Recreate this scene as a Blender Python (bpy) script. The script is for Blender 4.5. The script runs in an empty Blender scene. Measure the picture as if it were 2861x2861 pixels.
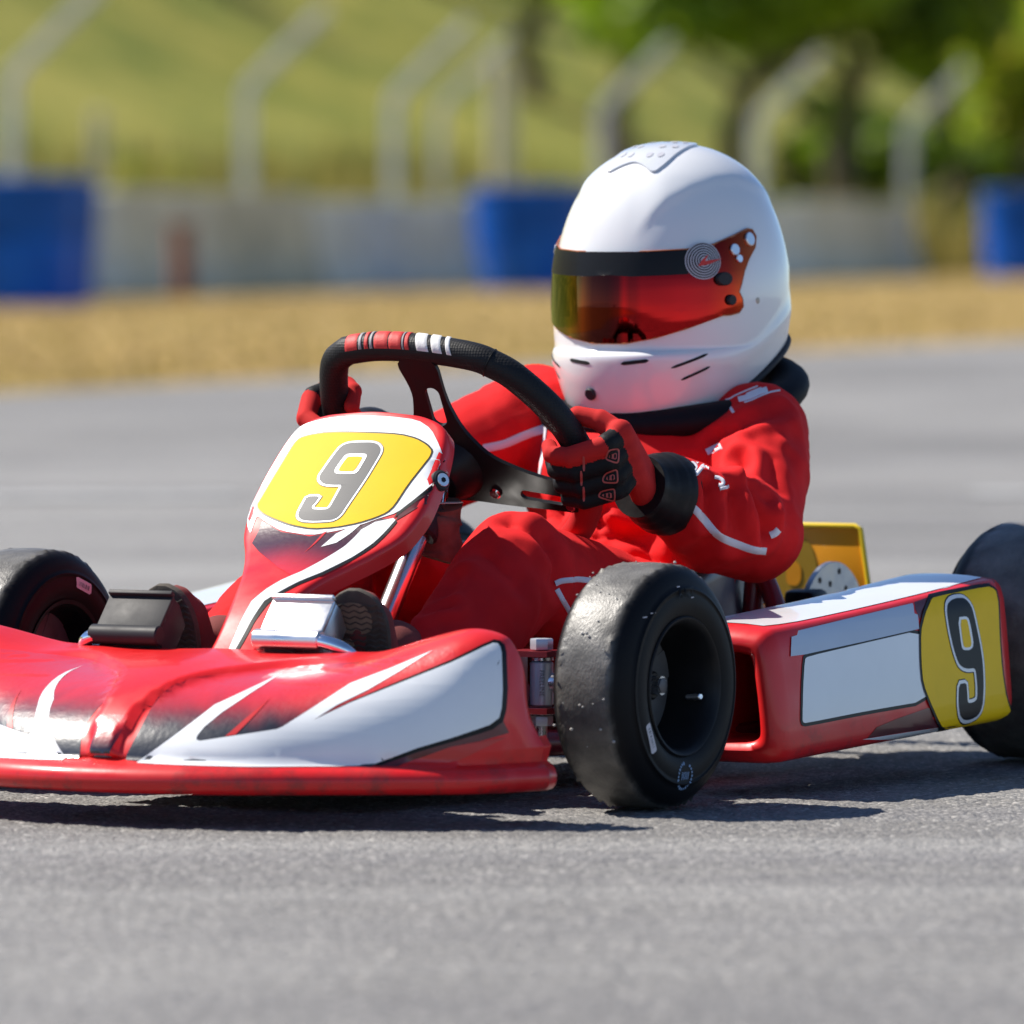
import bpy, bmesh, math, random
import numpy as np
from mathutils import Vector, Matrix, noise
from mathutils.geometry import tessellate_polygon
from mathutils.bvhtree import BVHTree

# ------------------------------------------------------------------ camera
SC = bpy.context.scene
CAM_H = 0.60
PITCH = math.radians(2.030)
cam_d = bpy.data.cameras.new('camera')
cam_d.sensor_width = 36.0
cam_d.lens = 276.5
cam_d.clip_start = 0.1
cam_d.clip_end = 3000.0
cam_d.dof.use_dof = True
cam_d.dof.focus_distance = 8.45
cam_d.dof.aperture_fstop = 6.0
cam_d.dof.aperture_blades = 9
cam = bpy.data.objects.new('camera', cam_d)
SC.collection.objects.link(cam)
cam.location = (0.0, 0.0, CAM_H)
cam.rotation_euler = (math.pi / 2 - PITCH, 0.0, 0.0)
SC.camera = cam

# ------------------------------------------------------------------ sky, sun, exposure
SUN_EL = math.radians(50.0)
SUN_AZ = (-0.940, 0.341)                     # towards the sun, on the ground plane
world = bpy.data.worlds.new('World')
SC.world = world
world.use_nodes = True
wn = world.node_tree.nodes
sky = wn.new('ShaderNodeTexSky')
sky.sky_type = 'NISHITA'
sky.sun_disc = False
sky.sun_elevation = SUN_EL
sky.sun_rotation = math.atan2(SUN_AZ[0], SUN_AZ[1])
sky.air_density = 0.65
sky.dust_density = 0.0
sky.ozone_density = 4.0
world.node_tree.links.new(sky.outputs['Color'], wn['Background'].inputs['Color'])
wn['Background'].inputs['Strength'].default_value = 0.102

sun_d = bpy.data.lights.new('sun', 'SUN')
sun_d.energy = 5.0
sun_d.angle = math.radians(0.53)
sun_d.color = (1.0, 0.94, 0.85)
sun = bpy.data.objects.new('sun', sun_d)
SC.collection.objects.link(sun)
_to = Vector((SUN_AZ[0] * math.cos(SUN_EL), SUN_AZ[1] * math.cos(SUN_EL), math.sin(SUN_EL))).normalized()
sun.rotation_euler = _to.to_track_quat('Z', 'Y').to_euler()
sun.location = (-20, 10, 30)

SC.view_settings.view_transform = 'Standard'
SC.view_settings.look = 'None'
SC.view_settings.exposure = 0.60
SC.view_settings.gamma = 1.0
SC.view_settings.use_curve_mapping = False
SC.cycles.max_bounces = 6
SC.cycles.diffuse_bounces = 3
SC.cycles.glossy_bounces = 4
SC.cycles.transmission_bounces = 6
SC.cycles.caustics_reflective = False
SC.cycles.caustics_refractive = False
SC.cycles.sample_clamp_indirect = 6.0
SC.cycles.use_denoising = True

# ------------------------------------------------------------------ helpers
COL = SC.collection
def link(o, parent=None):
    COL.objects.link(o)
    if parent is not None:
        o.parent = parent
    return o

def empty(name, parent=None, loc=(0, 0, 0), rot=(0, 0, 0)):
    o = bpy.data.objects.new(name, None)
    o.empty_display_size = 0.1
    link(o, parent)
    o.location = loc
    o.rotation_euler = rot
    return o

def tag(o, label, cat, group=None, kind=None):
    o['label'] = label
    if cat: o['category'] = cat
    if group: o['group'] = group
    if kind: o['kind'] = kind
    return o

def mesh(name, verts, faces, mat, parent=None, smooth=True, sharp=None, mats=None, fmat=None):
    me = bpy.data.meshes.new(name)
    me.from_pydata([tuple(map(float, v)) for v in verts], [], [tuple(map(int, f)) for f in faces])
    for m in (mats or [mat]):
        me.materials.append(m)
    if fmat is not None:
        me.polygons.foreach_set('material_index', np.asarray(fmat, dtype=np.int32))
    me.validate(); me.update()
    if smooth:
        me.polygons.foreach_set('use_smooth', np.ones(len(me.polygons), dtype=bool))
        if sharp:
            me.set_sharp_from_angle(angle=math.radians(sharp))
    o = bpy.data.objects.new(name, me)
    return link(o, parent)

def bm_obj(name, bm, mat, parent=None, smooth=True, sharp=35, mats=None):
    me = bpy.data.meshes.new(name)
    bmesh.ops.recalc_face_normals(bm, faces=bm.faces)
    bm.to_mesh(me); bm.free()
    for m in (mats or [mat]):
        me.materials.append(m)
    if smooth:
        me.polygons.foreach_set('use_smooth', np.ones(len(me.polygons), dtype=bool))
        if sharp:
            me.set_sharp_from_angle(angle=math.radians(sharp))
    o = bpy.data.objects.new(name, me)
    return link(o, parent)

def V(*a):
    return np.array(a[0] if len(a) == 1 else a, dtype=float)

def catmull(P, n):
    """n samples of a Catmull-Rom spline through the rows of P."""
    P = np.asarray(P, float)
    k = len(P)
    Q = np.vstack([2 * P[0] - P[1], P, 2 * P[-1] - P[-2]])
    out = []
    for s in np.linspace(0, k - 1, n):
        i = min(int(s), k - 2); t = s - i
        a, b, c, d = Q[i], Q[i + 1], Q[i + 2], Q[i + 3]
        out.append(0.5 * (2 * b + (c - a) * t + (2 * a - 5 * b + 4 * c - d) * t * t + (3 * b - a - 3 * c + d) * t ** 3))
    return np.array(out)

def grid_faces(nu, nv, wrap_u=False, wrap_v=False):
    f = []
    for i in range(nu if wrap_u else nu - 1):
        for j in range(nv if wrap_v else nv - 1):
            a = i * nv + j; b = ((i + 1) % nu) * nv + j
            c = ((i + 1) % nu) * nv + (j + 1) % nv; d = i * nv + (j + 1) % nv
            f.append((a, b, c, d))
    return f

def frames(path, closed=False):
    path = np.asarray(path, float)
    n = len(path)
    T = np.zeros_like(path)
    for i in range(n):
        a = path[(i - 1) % n] if (closed or i > 0) else path[i]
        b = path[(i + 1) % n] if (closed or i < n - 1) else path[i]
        T[i] = (b - a) / max(np.linalg.norm(b - a), 1e-9)
    ref = V(0, 0, 1) if abs(T[0][2]) < 0.9 else V(1, 0, 0)
    N = np.zeros_like(path); B = np.zeros_like(path)
    u = ref - T[0] * (ref @ T[0]); u /= np.linalg.norm(u)
    for i in range(n):
        u = u - T[i] * (u @ T[i]); u /= np.linalg.norm(u)
        N[i] = u; B[i] = np.cross(T[i], u)
    return T, N, B

def tube_vf(path, rad, n=12, closed=False, cap=True, ea=1.0):
    path = np.asarray(path, float)
    m = len(path)
    rad = np.full(m, rad) if np.isscalar(rad) else np.asarray(rad, float)
    T, N, B = frames(path, closed)
    vs = []
    for i in range(m):
        for k in range(n):
            a = 2 * math.pi * k / n
            vs.append(path[i] + rad[i] * (math.cos(a) * N[i] + ea * math.sin(a) * B[i]))
    fs = grid_faces(m, n, wrap_u=closed, wrap_v=True)
    if cap and not closed:
        fs.append(tuple(range(n - 1, -1, -1)))
        fs.append(tuple((m - 1) * n + k for k in range(n)))
    return vs, fs

def tube(name, path, rad, mat, parent, n=12, closed=False, cap=True, smooth_path=0, ea=1.0):
    if smooth_path:
        path = catmull(path, smooth_path)
        if not np.isscalar(rad):
            rad = catmull(np.asarray(rad, float)[:, None], smooth_path)[:, 0]
    v, f = tube_vf(path, rad, n, closed, cap, ea)
    return mesh(name, v, f, mat, parent, sharp=50)

def join_vf(parts):
    vs, fs, o = [], [], 0
    for v, f in parts:
        vs += [tuple(p) for p in v]
        fs += [tuple(i + o for i in q) for q in f]
        o += len(v)
    return vs, fs

def lathe_vf(prof, n=64, axis='y', centre=(0, 0, 0), closed=False):
    """prof: rows (along-axis, radius)."""
    vs = []
    for k in range(n):
        a = 2 * math.pi * k / n
        for (h, r) in prof:
            c, s = r * math.cos(a), r * math.sin(a)
            p = (c, h, s) if axis == 'y' else ((h, c, s) if axis == 'x' else (c, s, h))
            vs.append((p[0] + centre[0], p[1] + centre[1], p[2] + centre[2]))
    return vs, grid_faces(n, len(prof), wrap_u=True, wrap_v=closed)

def lathe(name, prof, mat, parent, n=64, axis='y', centre=(0, 0, 0), sharp=40, closed=False):
    v, f = lathe_vf(prof, n, axis, centre, closed)
    return mesh(name, v, f, mat, parent, sharp=sharp)

def cyl_between(name, a, b, r, mat, parent, n=16, bev=0.0):
    a, b = V(a), V(b)
    d = b - a; L = np.linalg.norm(d); d = d / L
    if bev > 0:
        path = [a, a + d * 1e-5, a + d * bev, b - d * bev, b - d * 1e-5, b]
        rad = [r - bev, r - bev, r, r, r - bev, r - bev]
        path = [a, a + d * bev, b - d * bev, b]; rad = [r - bev, r, r, r - bev]
    else:
        path = [a, b]; rad = [r, r]
    v, f = tube_vf(path, rad, n)
    return mesh(name, v, f, mat, parent, sharp=35)

def box_bm(bm, c, size, rot=None, bev=0.0, seg=2):
    g = bmesh.ops.create_cube(bm, size=1.0)
    M = Matrix.Translation(Vector(c)) @ (rot if rot is not None else Matrix.Identity(4)) @ Matrix.Diagonal((*size, 1))
    bmesh.ops.transform(bm, matrix=M, verts=g['verts'])
    if bev > 0:
        es = list({e for v in g['verts'] for e in v.link_edges})
        bmesh.ops.bevel(bm, geom=es, offset=bev, segments=seg, profile=0.5, affect='EDGES', clamp_overlap=True)

def box(name, c, size, mat, parent, rot=None, bev=0.0, seg=2):
    bm = bmesh.new()
    box_bm(bm, c, size, rot, bev, seg)
    return bm_obj(name, bm, mat, parent)

def prism(name, poly, thick, origin, ux, uy, mat, parent, bev=0.0):
    """Plate cut to a 2-D outline: origin + a*ux + b*uy, thickness along ux x uy."""
    ux, uy = V(ux), V(uy); nz = np.cross(ux, uy); nz /= np.linalg.norm(nz)
    bm = bmesh.new()
    lo = [bm.verts.new(tuple(V(origin) + a * ux + b * uy - nz * thick / 2)) for a, b in poly]
    hi = [bm.verts.new(tuple(V(origin) + a * ux + b * uy + nz * thick / 2)) for a, b in poly]
    bm.faces.new(lo[::-1]); bm.faces.new(hi)
    n = len(poly)
    for i in range(n):
        bm.faces.new((lo[i], lo[(i + 1) % n], hi[(i + 1) % n], hi[i]))
    bmesh.ops.recalc_face_normals(bm, faces=bm.faces)
    if bev:
        es = [e for e in bm.edges if len(e.link_faces) == 2 and any(len(f.verts) > 4 for f in e.link_faces)]
        bmesh.ops.bevel(bm, geom=es, offset=bev, segments=2, profile=0.5, affect='EDGES', clamp_overlap=True)
    big = [f for f in bm.faces if len(f.verts) > 4]
    bmesh.ops.triangulate(bm, faces=big)
    return bm_obj(name, bm, mat, parent, sharp=30)

# -- thin stickers cut to an outline and laid on a curved surface
def round_poly(poly, r=0.0, it=2):
    P = [tuple(p) for p in poly]
    for _ in range(it):
        Q = []
        for i in range(len(P)):
            a, b = V(P[i]), V(P[(i + 1) % len(P)])
            Q += [tuple(0.8 * a + 0.2 * b), tuple(0.2 * a + 0.8 * b)]
        P = Q
    return P

def offset_poly(poly, d):
    P = np.asarray(poly, float); n = len(P)
    area = 0.5 * sum(P[i][0] * P[(i + 1) % n][1] - P[(i + 1) % n][0] * P[i][1] for i in range(n))
    sg = 1.0 if area > 0 else -1.0
    out = []
    for i in range(n):
        a, b, c = P[i - 1], P[i], P[(i + 1) % n]
        e1 = (b - a) / max(np.linalg.norm(b - a), 1e-9); e2 = (c - b) / max(np.linalg.norm(c - b), 1e-9)
        n1 = V(e1[1], -e1[0]) * sg; n2 = V(e2[1], -e2[0]) * sg
        m = n1 + n2; l = np.linalg.norm(m)
        if l < 1e-6: out.append(b + n1 * d); continue
        m /= l
        out.append(b + m * d / max(m @ n1, 0.45))
    return [tuple(p) for p in out]

def poly_mesh2d(poly, step):
    """Triangles of a 2-D outline, cut along a grid so that they can bend."""
    bm = bmesh.new()
    vs = [bm.verts.new((p[0], p[1], 0)) for p in poly]
    for t in tessellate_polygon([[Vector((p[0], p[1], 0)) for p in poly]]):
        try: bm.faces.new([vs[i] for i in t])
        except ValueError: pass
    P = np.asarray(poly)
    for ax in (0, 1):
        lo, hi = P[:, ax].min(), P[:, ax].max()
        k = math.floor(lo / step) + 1
        while k * step < hi:
            co = [0, 0, 0]; co[ax] = k * step
            no = [0, 0, 0]; no[ax] = 1
            bmesh.ops.bisect_plane(bm, geom=bm.verts[:] + bm.edges[:] + bm.faces[:], plane_co=co, plane_no=no, dist=1e-7)
            k += 1
    bm.verts.ensure_lookup_table(); bm.verts.index_update()
    v = [(q.co.x, q.co.y) for q in bm.verts]
    f = [tuple(q.index for q in fc.verts) for fc in bm.faces]
    bm.free()
    return v, f

def bvh_of(o):
    me = o.data
    return BVHTree.FromPolygons([v.co.copy() for v in me.vertices], [tuple(p.vertices) for p in me.polygons])

def sticker(name, poly, bvh, origin, ux, uy, mat, parent, lift=0.0006, step=0.01, reach=0.6, colour=None):
    """Outline in the (ux, uy) plane through origin, dropped along -(ux x uy) on to the surface in bvh."""
    ux, uy = V(ux), V(uy); nz = np.cross(ux, uy); nz /= np.linalg.norm(nz)
    v2, f2 = poly_mesh2d(poly, step)
    out, ok = [], []
    for a, b in v2:
        p = V(origin) + a * ux + b * uy
        hit, nor, idx, dist = bvh.ray_cast(Vector(p + nz * reach), Vector(-nz), reach * 2.2)
        if hit is None:
            hit, nor, idx, dist = bvh.find_nearest(Vector(p))
        nor = np.array(nor)
        if nor @ nz < 0: nor = -nor
        out.append(np.array(hit) + nor * lift * 0.5 + nz * lift * 0.5)
    o = mesh(name, out, f2, mat, parent)
    for p in o.data.polygons:
        pass
    if len(o.data.polygons) and sum(V(p.normal) @ nz for p in o.data.polygons) < 0:
        o.data.flip_normals()
    if colour is not None:
        at = o.data.color_attributes.new('Col', 'FLOAT_COLOR', 'POINT')
        for i, (a, b) in enumerate(v2):
            at.data[i].color = (*colour(a, b), 1.0)
    return o

def text_poly(body, size=1.0, shear=0.0, res=2, bold=0.0, space=1.0):
    cu = bpy.data.curves.new('t', 'FONT')
    cu.body = body; cu.size = size; cu.shear = shear; cu.resolution_u = res; cu.offset = bold
    cu.align_x = 'CENTER'; cu.align_y = 'CENTER'; cu.space_character = space
    o = bpy.data.objects.new('t', cu); COL.objects.link(o)
    dg = bpy.context.evaluated_depsgraph_get()
    me = bpy.data.meshes.new_from_object(o.evaluated_get(dg))
    v = [(q.co.x, q.co.y) for q in me.vertices]
    f = [tuple(p.vertices) for p in me.polygons]
    bpy.data.objects.remove(o); bpy.data.curves.remove(cu); bpy.data.meshes.remove(me)
    return v, f

def text_on(name, body, size, bvh, origin, ux, uy, mat, parent, lift=0.0008, shear=0.0, bold=0.0, reach=0.25, space=1.0):
    v2, f2 = text_poly(body, size, shear, bold=bold, space=space)
    ux, uy = V(ux), V(uy); ux = ux / np.linalg.norm(ux); uy = uy - ux * (uy @ ux); uy /= np.linalg.norm(uy)
    nz = np.cross(ux, uy); out = []
    for a, b in v2:
        p = V(origin) + a * ux + b * uy
        hit, nor, idx, dist = bvh.ray_cast(Vector(p + nz * reach), Vector(-nz), reach * 2.2)
        if hit is None: hit, nor, idx, dist = bvh.find_nearest(Vector(p))
        out.append(np.array(hit) + nz * lift)
    return mesh(name, out, f2, mat, parent, smooth=False)

def evaluated_mesh(o):
    dg = bpy.context.evaluated_depsgraph_get()
    me = bpy.data.meshes.new_from_object(o.evaluated_get(dg))
    return me

def capsule_vf(p0, r0, p1, r1, n=16, m=6, e=(1, 1)):
    p0, p1 = V(p0), V(p1)
    d = p1 - p0; L = np.linalg.norm(d)
    d = d / L if L > 1e-6 else V(0, 0, 1)
    ref = V(0, 0, 1) if abs(d[2]) < 0.9 else V(1, 0, 0)
    u = ref - d * (ref @ d); u /= np.linalg.norm(u); w = np.cross(d, u)
    rings = []
    for k in range(m):
        a = -math.pi / 2 + (k + 0.15) / m * math.pi / 2
        rings.append((p0 + d * r0 * math.sin(a), r0 * math.cos(a)))
    for k in range(m):
        a = (k + 1 - 0.15) / m * math.pi / 2
        rings.append((p1 + d * r1 * math.sin(a), r1 * math.cos(a)))
    vs = []
    for c, r in rings:
        for i in range(n):
            t = 2 * math.pi * i / n
            vs.append(c + r * (e[0] * math.cos(t) * u + e[1] * math.sin(t) * w))
    fs = grid_faces(len(rings), n, wrap_v=True)
    fs.append(tuple(range(n - 1, -1, -1)))
    fs.append(tuple((len(rings) - 1) * n + i for i in range(n)))
    return vs, fs

def ellipsoid_vf(c, r, R=None, n=20, m=12):
    c = V(c); vs = []
    for i in range(m + 1):
        a = -math.pi / 2 + (0.02 + 0.96 * i / m) * math.pi
        for k in range(n):
            t = 2 * math.pi * k / n
            p = V(r[0] * math.cos(a) * math.cos(t), r[1] * math.cos(a) * math.sin(t), r[2] * math.sin(a))
            if R is not None: p = np.array(R) @ p
            vs.append(c + p)
    fs = grid_faces(m + 1, n, wrap_v=True)
    fs.append(tuple(range(n - 1, -1, -1)))
    fs.append(tuple(m * n + i for i in range(n)))
    return vs, fs

def fuse(parts, voxel, smooth=6, factor=0.5):
    """One continuous skin round overlapping closed shells; returns a mesh datablock."""
    v, f = join_vf(parts)
    me = bpy.data.meshes.new('fuse'); me.from_pydata([tuple(p) for p in v], [], f); me.update()
    bm = bmesh.new(); bm.from_mesh(me); bmesh.ops.recalc_face_normals(bm, faces=bm.faces); bm.to_mesh(me); bm.free()
    o = bpy.data.objects.new('fuse', me); COL.objects.link(o)
    r = o.modifiers.new('r', 'REMESH'); r.mode = 'VOXEL'; r.voxel_size = voxel; r.adaptivity = 0
    if smooth:
        s = o.modifiers.new('s', 'SMOOTH'); s.factor = factor; s.iterations = smooth
    out = evaluated_mesh(o)
    bpy.data.objects.remove(o); bpy.data.meshes.remove(me)
    return out

def co_array(me):
    a = np.empty(len(me.vertices) * 3); me.vertices.foreach_get('co', a); return a.reshape(-1, 3)
def no_array(me):
    return np.array([tuple(n.vector) for n in me.vertex_normals])
def sstep(a, b, x):
    t = np.clip((np.asarray(x, float) - a) / (b - a), 0, 1); return t * t * (3 - 2 * t)
# ------------------------------------------------------------------ materials
MATS = {}
def mat(name, col, rough=0.5, metal=0.0, coat=0.0, coat_rough=0.05, spec=0.5, sheen=0.0,
        var=0.0, var_scale=20.0, bump=0.0, bump_scale=200.0, rvar=0.0, rvar_scale=30.0, emit=None, sub=None, alpha=None):
    m = bpy.data.materials.new(name); m.use_nodes = True
    nt = m.node_tree; N = nt.nodes; L = nt.links
    b = N['Principled BSDF']
    b.inputs['Base Color'].default_value = (*col, 1)
    b.inputs['Roughness'].default_value = rough
    b.inputs['Metallic'].default_value = metal
    b.inputs['Coat Weight'].default_value = coat
    b.inputs['Coat Roughness'].default_value = coat_rough
    b.inputs['Specular IOR Level'].default_value = spec
    if sheen:
        b.inputs['Sheen Weight'].default_value = sheen
        b.inputs['Sheen Roughness'].default_value = 0.4
        b.inputs['Sheen Tint'].default_value = (*[min(1, c * 1.6 + .1) for c in col], 1)
    tc = N.new('ShaderNodeTexCoord')
    if var:
        t = N.new('ShaderNodeTexNoise'); t.inputs['Scale'].default_value = var_scale; t.inputs['Detail'].default_value = 5
        L.new(tc.outputs['Object'], t.inputs['Vector'])
        r = N.new('ShaderNodeMapRange'); r.inputs[1].default_value = 0.3; r.inputs[2].default_value = 0.7
        r.inputs[3].default_value = 1 - var; r.inputs[4].default_value = 1 + var
        L.new(t.outputs['Fac'], r.inputs[0])
        mx = N.new('ShaderNodeMix'); mx.data_type = 'RGBA'; mx.blend_type = 'MULTIPLY'; mx.inputs[0].default_value = 1
        mx.inputs[6].default_value = (*col, 1)
        cb = N.new('ShaderNodeCombineColor')
        for i in range(3): L.new(r.outputs[0], cb.inputs[i])
        L.new(cb.outputs[0], mx.inputs[7]); L.new(mx.outputs[2], b.inputs['Base Color'])
    if rvar:
        t = N.new('ShaderNodeTexNoise'); t.inputs['Scale'].default_value = rvar_scale; t.inputs['Detail'].default_value = 6
        L.new(tc.outputs['Object'], t.inputs['Vector'])
        r = N.new('ShaderNodeMapRange'); r.inputs[1].default_value = 0.35; r.inputs[2].default_value = 0.65
        r.inputs[3].default_value = max(0.02, rough - rvar); r.inputs[4].default_value = rough + rvar
        L.new(t.outputs['Fac'], r.inputs[0]); L.new(r.outputs[0], b.inputs['Roughness'])
    if bump:
        t = N.new('ShaderNodeTexNoise'); t.inputs['Scale'].default_value = bump_scale; t.inputs['Detail'].default_value = 3
        L.new(tc.outputs['Object'], t.inputs['Vector'])
        bp = N.new('ShaderNodeBump'); bp.inputs['Strength'].default_value = bump; bp.inputs['Distance'].default_value = 0.001
        L.new(t.outputs['Fac'], bp.inputs['Height']); L.new(bp.outputs[0], b.inputs['Normal'])
    if emit:
        b.inputs['Emission Color'].default_value = (*emit[:3], 1); b.inputs['Emission Strength'].default_value = emit[3]
    MATS[name] = m
    return m

RED = (0.70, 0.013, 0.015)
M_red = mat('red_moulded_plastic', RED, rough=0.40, spec=.35, coat=0.32, coat_rough=0.09, var=0.08, var_scale=9, bump=0.12, bump_scale=90, rvar=0.08, rvar_scale=25)
def add_dirt(m):
    nt = m.node_tree; N = nt.nodes; L = nt.links; b = N['Principled BSDF']
    src = b.inputs['Base Color'].links[0].from_socket
    tc = N.new('ShaderNodeTexCoord'); sx = N.new('ShaderNodeSeparateXYZ'); L.new(tc.outputs['Object'], sx.inputs[0])
    h = N.new('ShaderNodeMapRange'); h.inputs[1].default_value = .085; h.inputs[2].default_value = .030; L.new(sx.outputs[2], h.inputs[0])
    t = N.new('ShaderNodeTexNoise'); t.inputs['Scale'].default_value = 22; t.inputs['Detail'].default_value = 8; t.inputs['Roughness'].default_value = .7
    L.new(tc.outputs['Object'], t.inputs['Vector'])
    r = N.new('ShaderNodeMapRange'); r.inputs[1].default_value = .50; r.inputs[2].default_value = .62; L.new(t.outputs['Fac'], r.inputs[0])
    mu = N.new('ShaderNodeMath'); mu.operation = 'MULTIPLY'; L.new(h.outputs[0], mu.inputs[0]); L.new(r.outputs[0], mu.inputs[1])
    t2 = N.new('ShaderNodeTexNoise'); t2.inputs['Scale'].default_value = 130; t2.inputs['Detail'].default_value = 3; L.new(tc.outputs['Object'], t2.inputs['Vector'])
    r2 = N.new('ShaderNodeMapRange'); r2.inputs[1].default_value = .72; r2.inputs[2].default_value = .78; r2.inputs[4].default_value = .55; L.new(t2.outputs['Fac'], r2.inputs[0])
    ad = N.new('ShaderNodeMath'); ad.operation = 'MAXIMUM'; L.new(mu.outputs[0], ad.inputs[0]); L.new(r2.outputs[0], ad.inputs[1])
    k = N.new('ShaderNodeMath'); k.operation = 'MULTIPLY'; k.inputs[1].default_value = .7; L.new(ad.outputs[0], k.inputs[0])
    mx = N.new('ShaderNodeMix'); mx.data_type = 'RGBA'; L.new(k.outputs[0], mx.inputs[0]); L.new(src, mx.inputs[6]); mx.inputs[7].default_value = (.05, .035, .03, 1)
    L.new(mx.outputs[2], b.inputs['Base Color'])
add_dirt(M_red)
M_redsharp = mat('red_print', (0.55, 0.02, 0.02), rough=0.3, coat=0.3, coat_rough=0.1)
M_white = mat('white_vinyl', (0.80, 0.81, 0.82), rough=0.32, coat=0.6, coat_rough=0.06, var=0.03, var_scale=14, bump=0.06, bump_scale=60)
M_shadewhite = mat('shaded_white_vinyl', (0.50, 0.60, 0.72), rough=0.5, var=0.02)  # white vinyl strip with its bluish shade mixed into the colour
M_black_v = mat('black_vinyl', (0.008, 0.008, 0.009), spec=.2, rough=0.4, coat=0.05)
M_grey_v = mat('dark_grey_vinyl', (0.042, 0.044, 0.05), rough=0.5, spec=.3, coat=0.1, coat_rough=0.06)
M_yellow = mat('yellow_vinyl', (0.80, 0.49, 0.001), rough=0.55, spec=.12, coat=0.12, coat_rough=0.03, var=0.03, var_scale=20, bump=0.04, bump_scale=60)
M_maroon = mat('maroon_print', (0.10, 0.006, 0.010), rough=0.3, coat=0.35, coat_rough=0.12, var=0.2, var_scale=40)
M_blackplast = mat('black_anodised', (0.028, 0.028, 0.031), spec=.25, rough=0.55, bump=0.05, bump_scale=400, rvar=0.06)
M_blackmetal = mat('black_painted_metal', (0.010, 0.010, 0.011), spec=.2, rough=0.38, rvar=0.08)
M_rim = mat('black_magnesium_rim', (0.008, 0.008, 0.009), rough=0.5, spec=.25, var=0.3, var_scale=15, rvar=0.1)
M_spider = mat('worn_black_spider', (0.11, 0.11, 0.11), rough=0.5, var=.3, var_scale=30)
M_chrome = mat('chrome', (0.80, 0.82, 0.86), rough=0.09, metal=1.0, rvar=0.05, rvar_scale=60)
M_yellow_lift = mat('shade_lifted_yellow', (1.0, 0.62, 0.001), rough=0.5, spec=.15, coat=0.15, coat_rough=0.04, var=0.04, var_scale=20)  # same yellow, brightened in the colour to offset shade on the pods
M_colchrome = mat('satin_chrome_tube', (0.82, 0.84, 0.88), rough=0.24, metal=1.0)
M_darksteel = mat('dark_oxide_steel', (0.10, 0.10, 0.11), rough=0.45, metal=.6)
M_alu = mat('brushed_aluminium', (0.74, 0.74, 0.75), rough=0.32, metal=1.0, bump=0.05, bump_scale=300, rvar=0.06)
M_sleeve = mat('pale_zinc_plate', (0.62, 0.66, 0.74), rough=0.38, metal=.55)
M_steel = mat('zinc_steel', (0.72, 0.74, 0.78), rough=0.30, metal=1.0, rvar=0.1, rvar_scale=80)
M_disc = mat('ground_disc_steel', (0.42, 0.44, 0.47), rough=0.38, metal=1.0, rvar=0.1, rvar_scale=60)
M_frame = mat('red_powder_coat', (0.22, 0.012, 0.018), rough=0.38, coat=0.2, var=0.15, var_scale=30)
M_foam = mat('worn_brown_foam', (0.17, 0.095, 0.068), rough=0.95, var=0.35, var_scale=45, bump=0.6, bump_scale=260)
M_foamtop = mat('pale_foam_core', (0.52, 0.46, 0.37), rough=0.95, var=0.12, var_scale=60, bump=0.4, bump_scale=200)
M_seat = mat('grey_fibreglass', (0.17, 0.18, 0.20), rough=0.36, metal=0.35, var=0.2, var_scale=25, bump=0.1, bump_scale=120)
M_seatedge = mat('pale_seat_edge', (0.30, 0.29, 0.28), rough=0.5, var=0.1)
M_orange = mat('amber_plate_plastic', (0.90, 0.36, 0.008), rough=0.35, coat=0.2, var=0.06, var_scale=12)
M_yplate = mat('yellow_plate_edge', (0.95, 0.66, 0.02), rough=0.35)
M_olive = mat('olive_print', (0.46, 0.27, 0.010), rough=0.5)
M_text = mat('grey_lettering', (0.10, 0.11, 0.13), rough=0.5)
M_label = mat('pale_barcode_label', (0.62, 0.58, 0.60), rough=0.55, var=0.08, var_scale=200)
M_chalk = mat('blue_white_stamp_ink', (0.30, 0.42, 0.60), rough=0.8)
M_stone = mat('pale_grit', (0.45, 0.43, 0.40), rough=0.9)
M_pink = mat('pale_red_plastic', (0.42, 0.05, 0.055), rough=0.45)

def print_mat():
    m = bpy.data.materials.new('airbrushed_print'); m.use_nodes = True
    nt = m.node_tree; N = nt.nodes; L = nt.links; b = N['Principled BSDF']
    at = N.new('ShaderNodeAttribute'); at.attribute_name = 'Col'
    L.new(at.outputs['Color'], b.inputs['Base Color'])
    b.inputs['Roughness'].default_value = 0.32; b.inputs['Coat Weight'].default_value = 1.0; b.inputs['Coat Roughness'].default_value = 0.13
    tc = N.new('ShaderNodeTexCoord'); t = N.new('ShaderNodeTexNoise'); t.inputs['Scale'].default_value = 130; t.inputs['Detail'].default_value = 3
    L.new(tc.outputs['Object'], t.inputs['Vector'])
    bp = N.new('ShaderNodeBump'); bp.inputs['Strength'].default_value = 0.32; bp.inputs['Distance'].default_value = 0.001
    L.new(t.outputs['Fac'], bp.inputs['Height']); L.new(bp.outputs[0], b.inputs['Normal']); L.new(bp.outputs[0], b.inputs['Coat Normal'])
    return m
M_print = print_mat()

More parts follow.
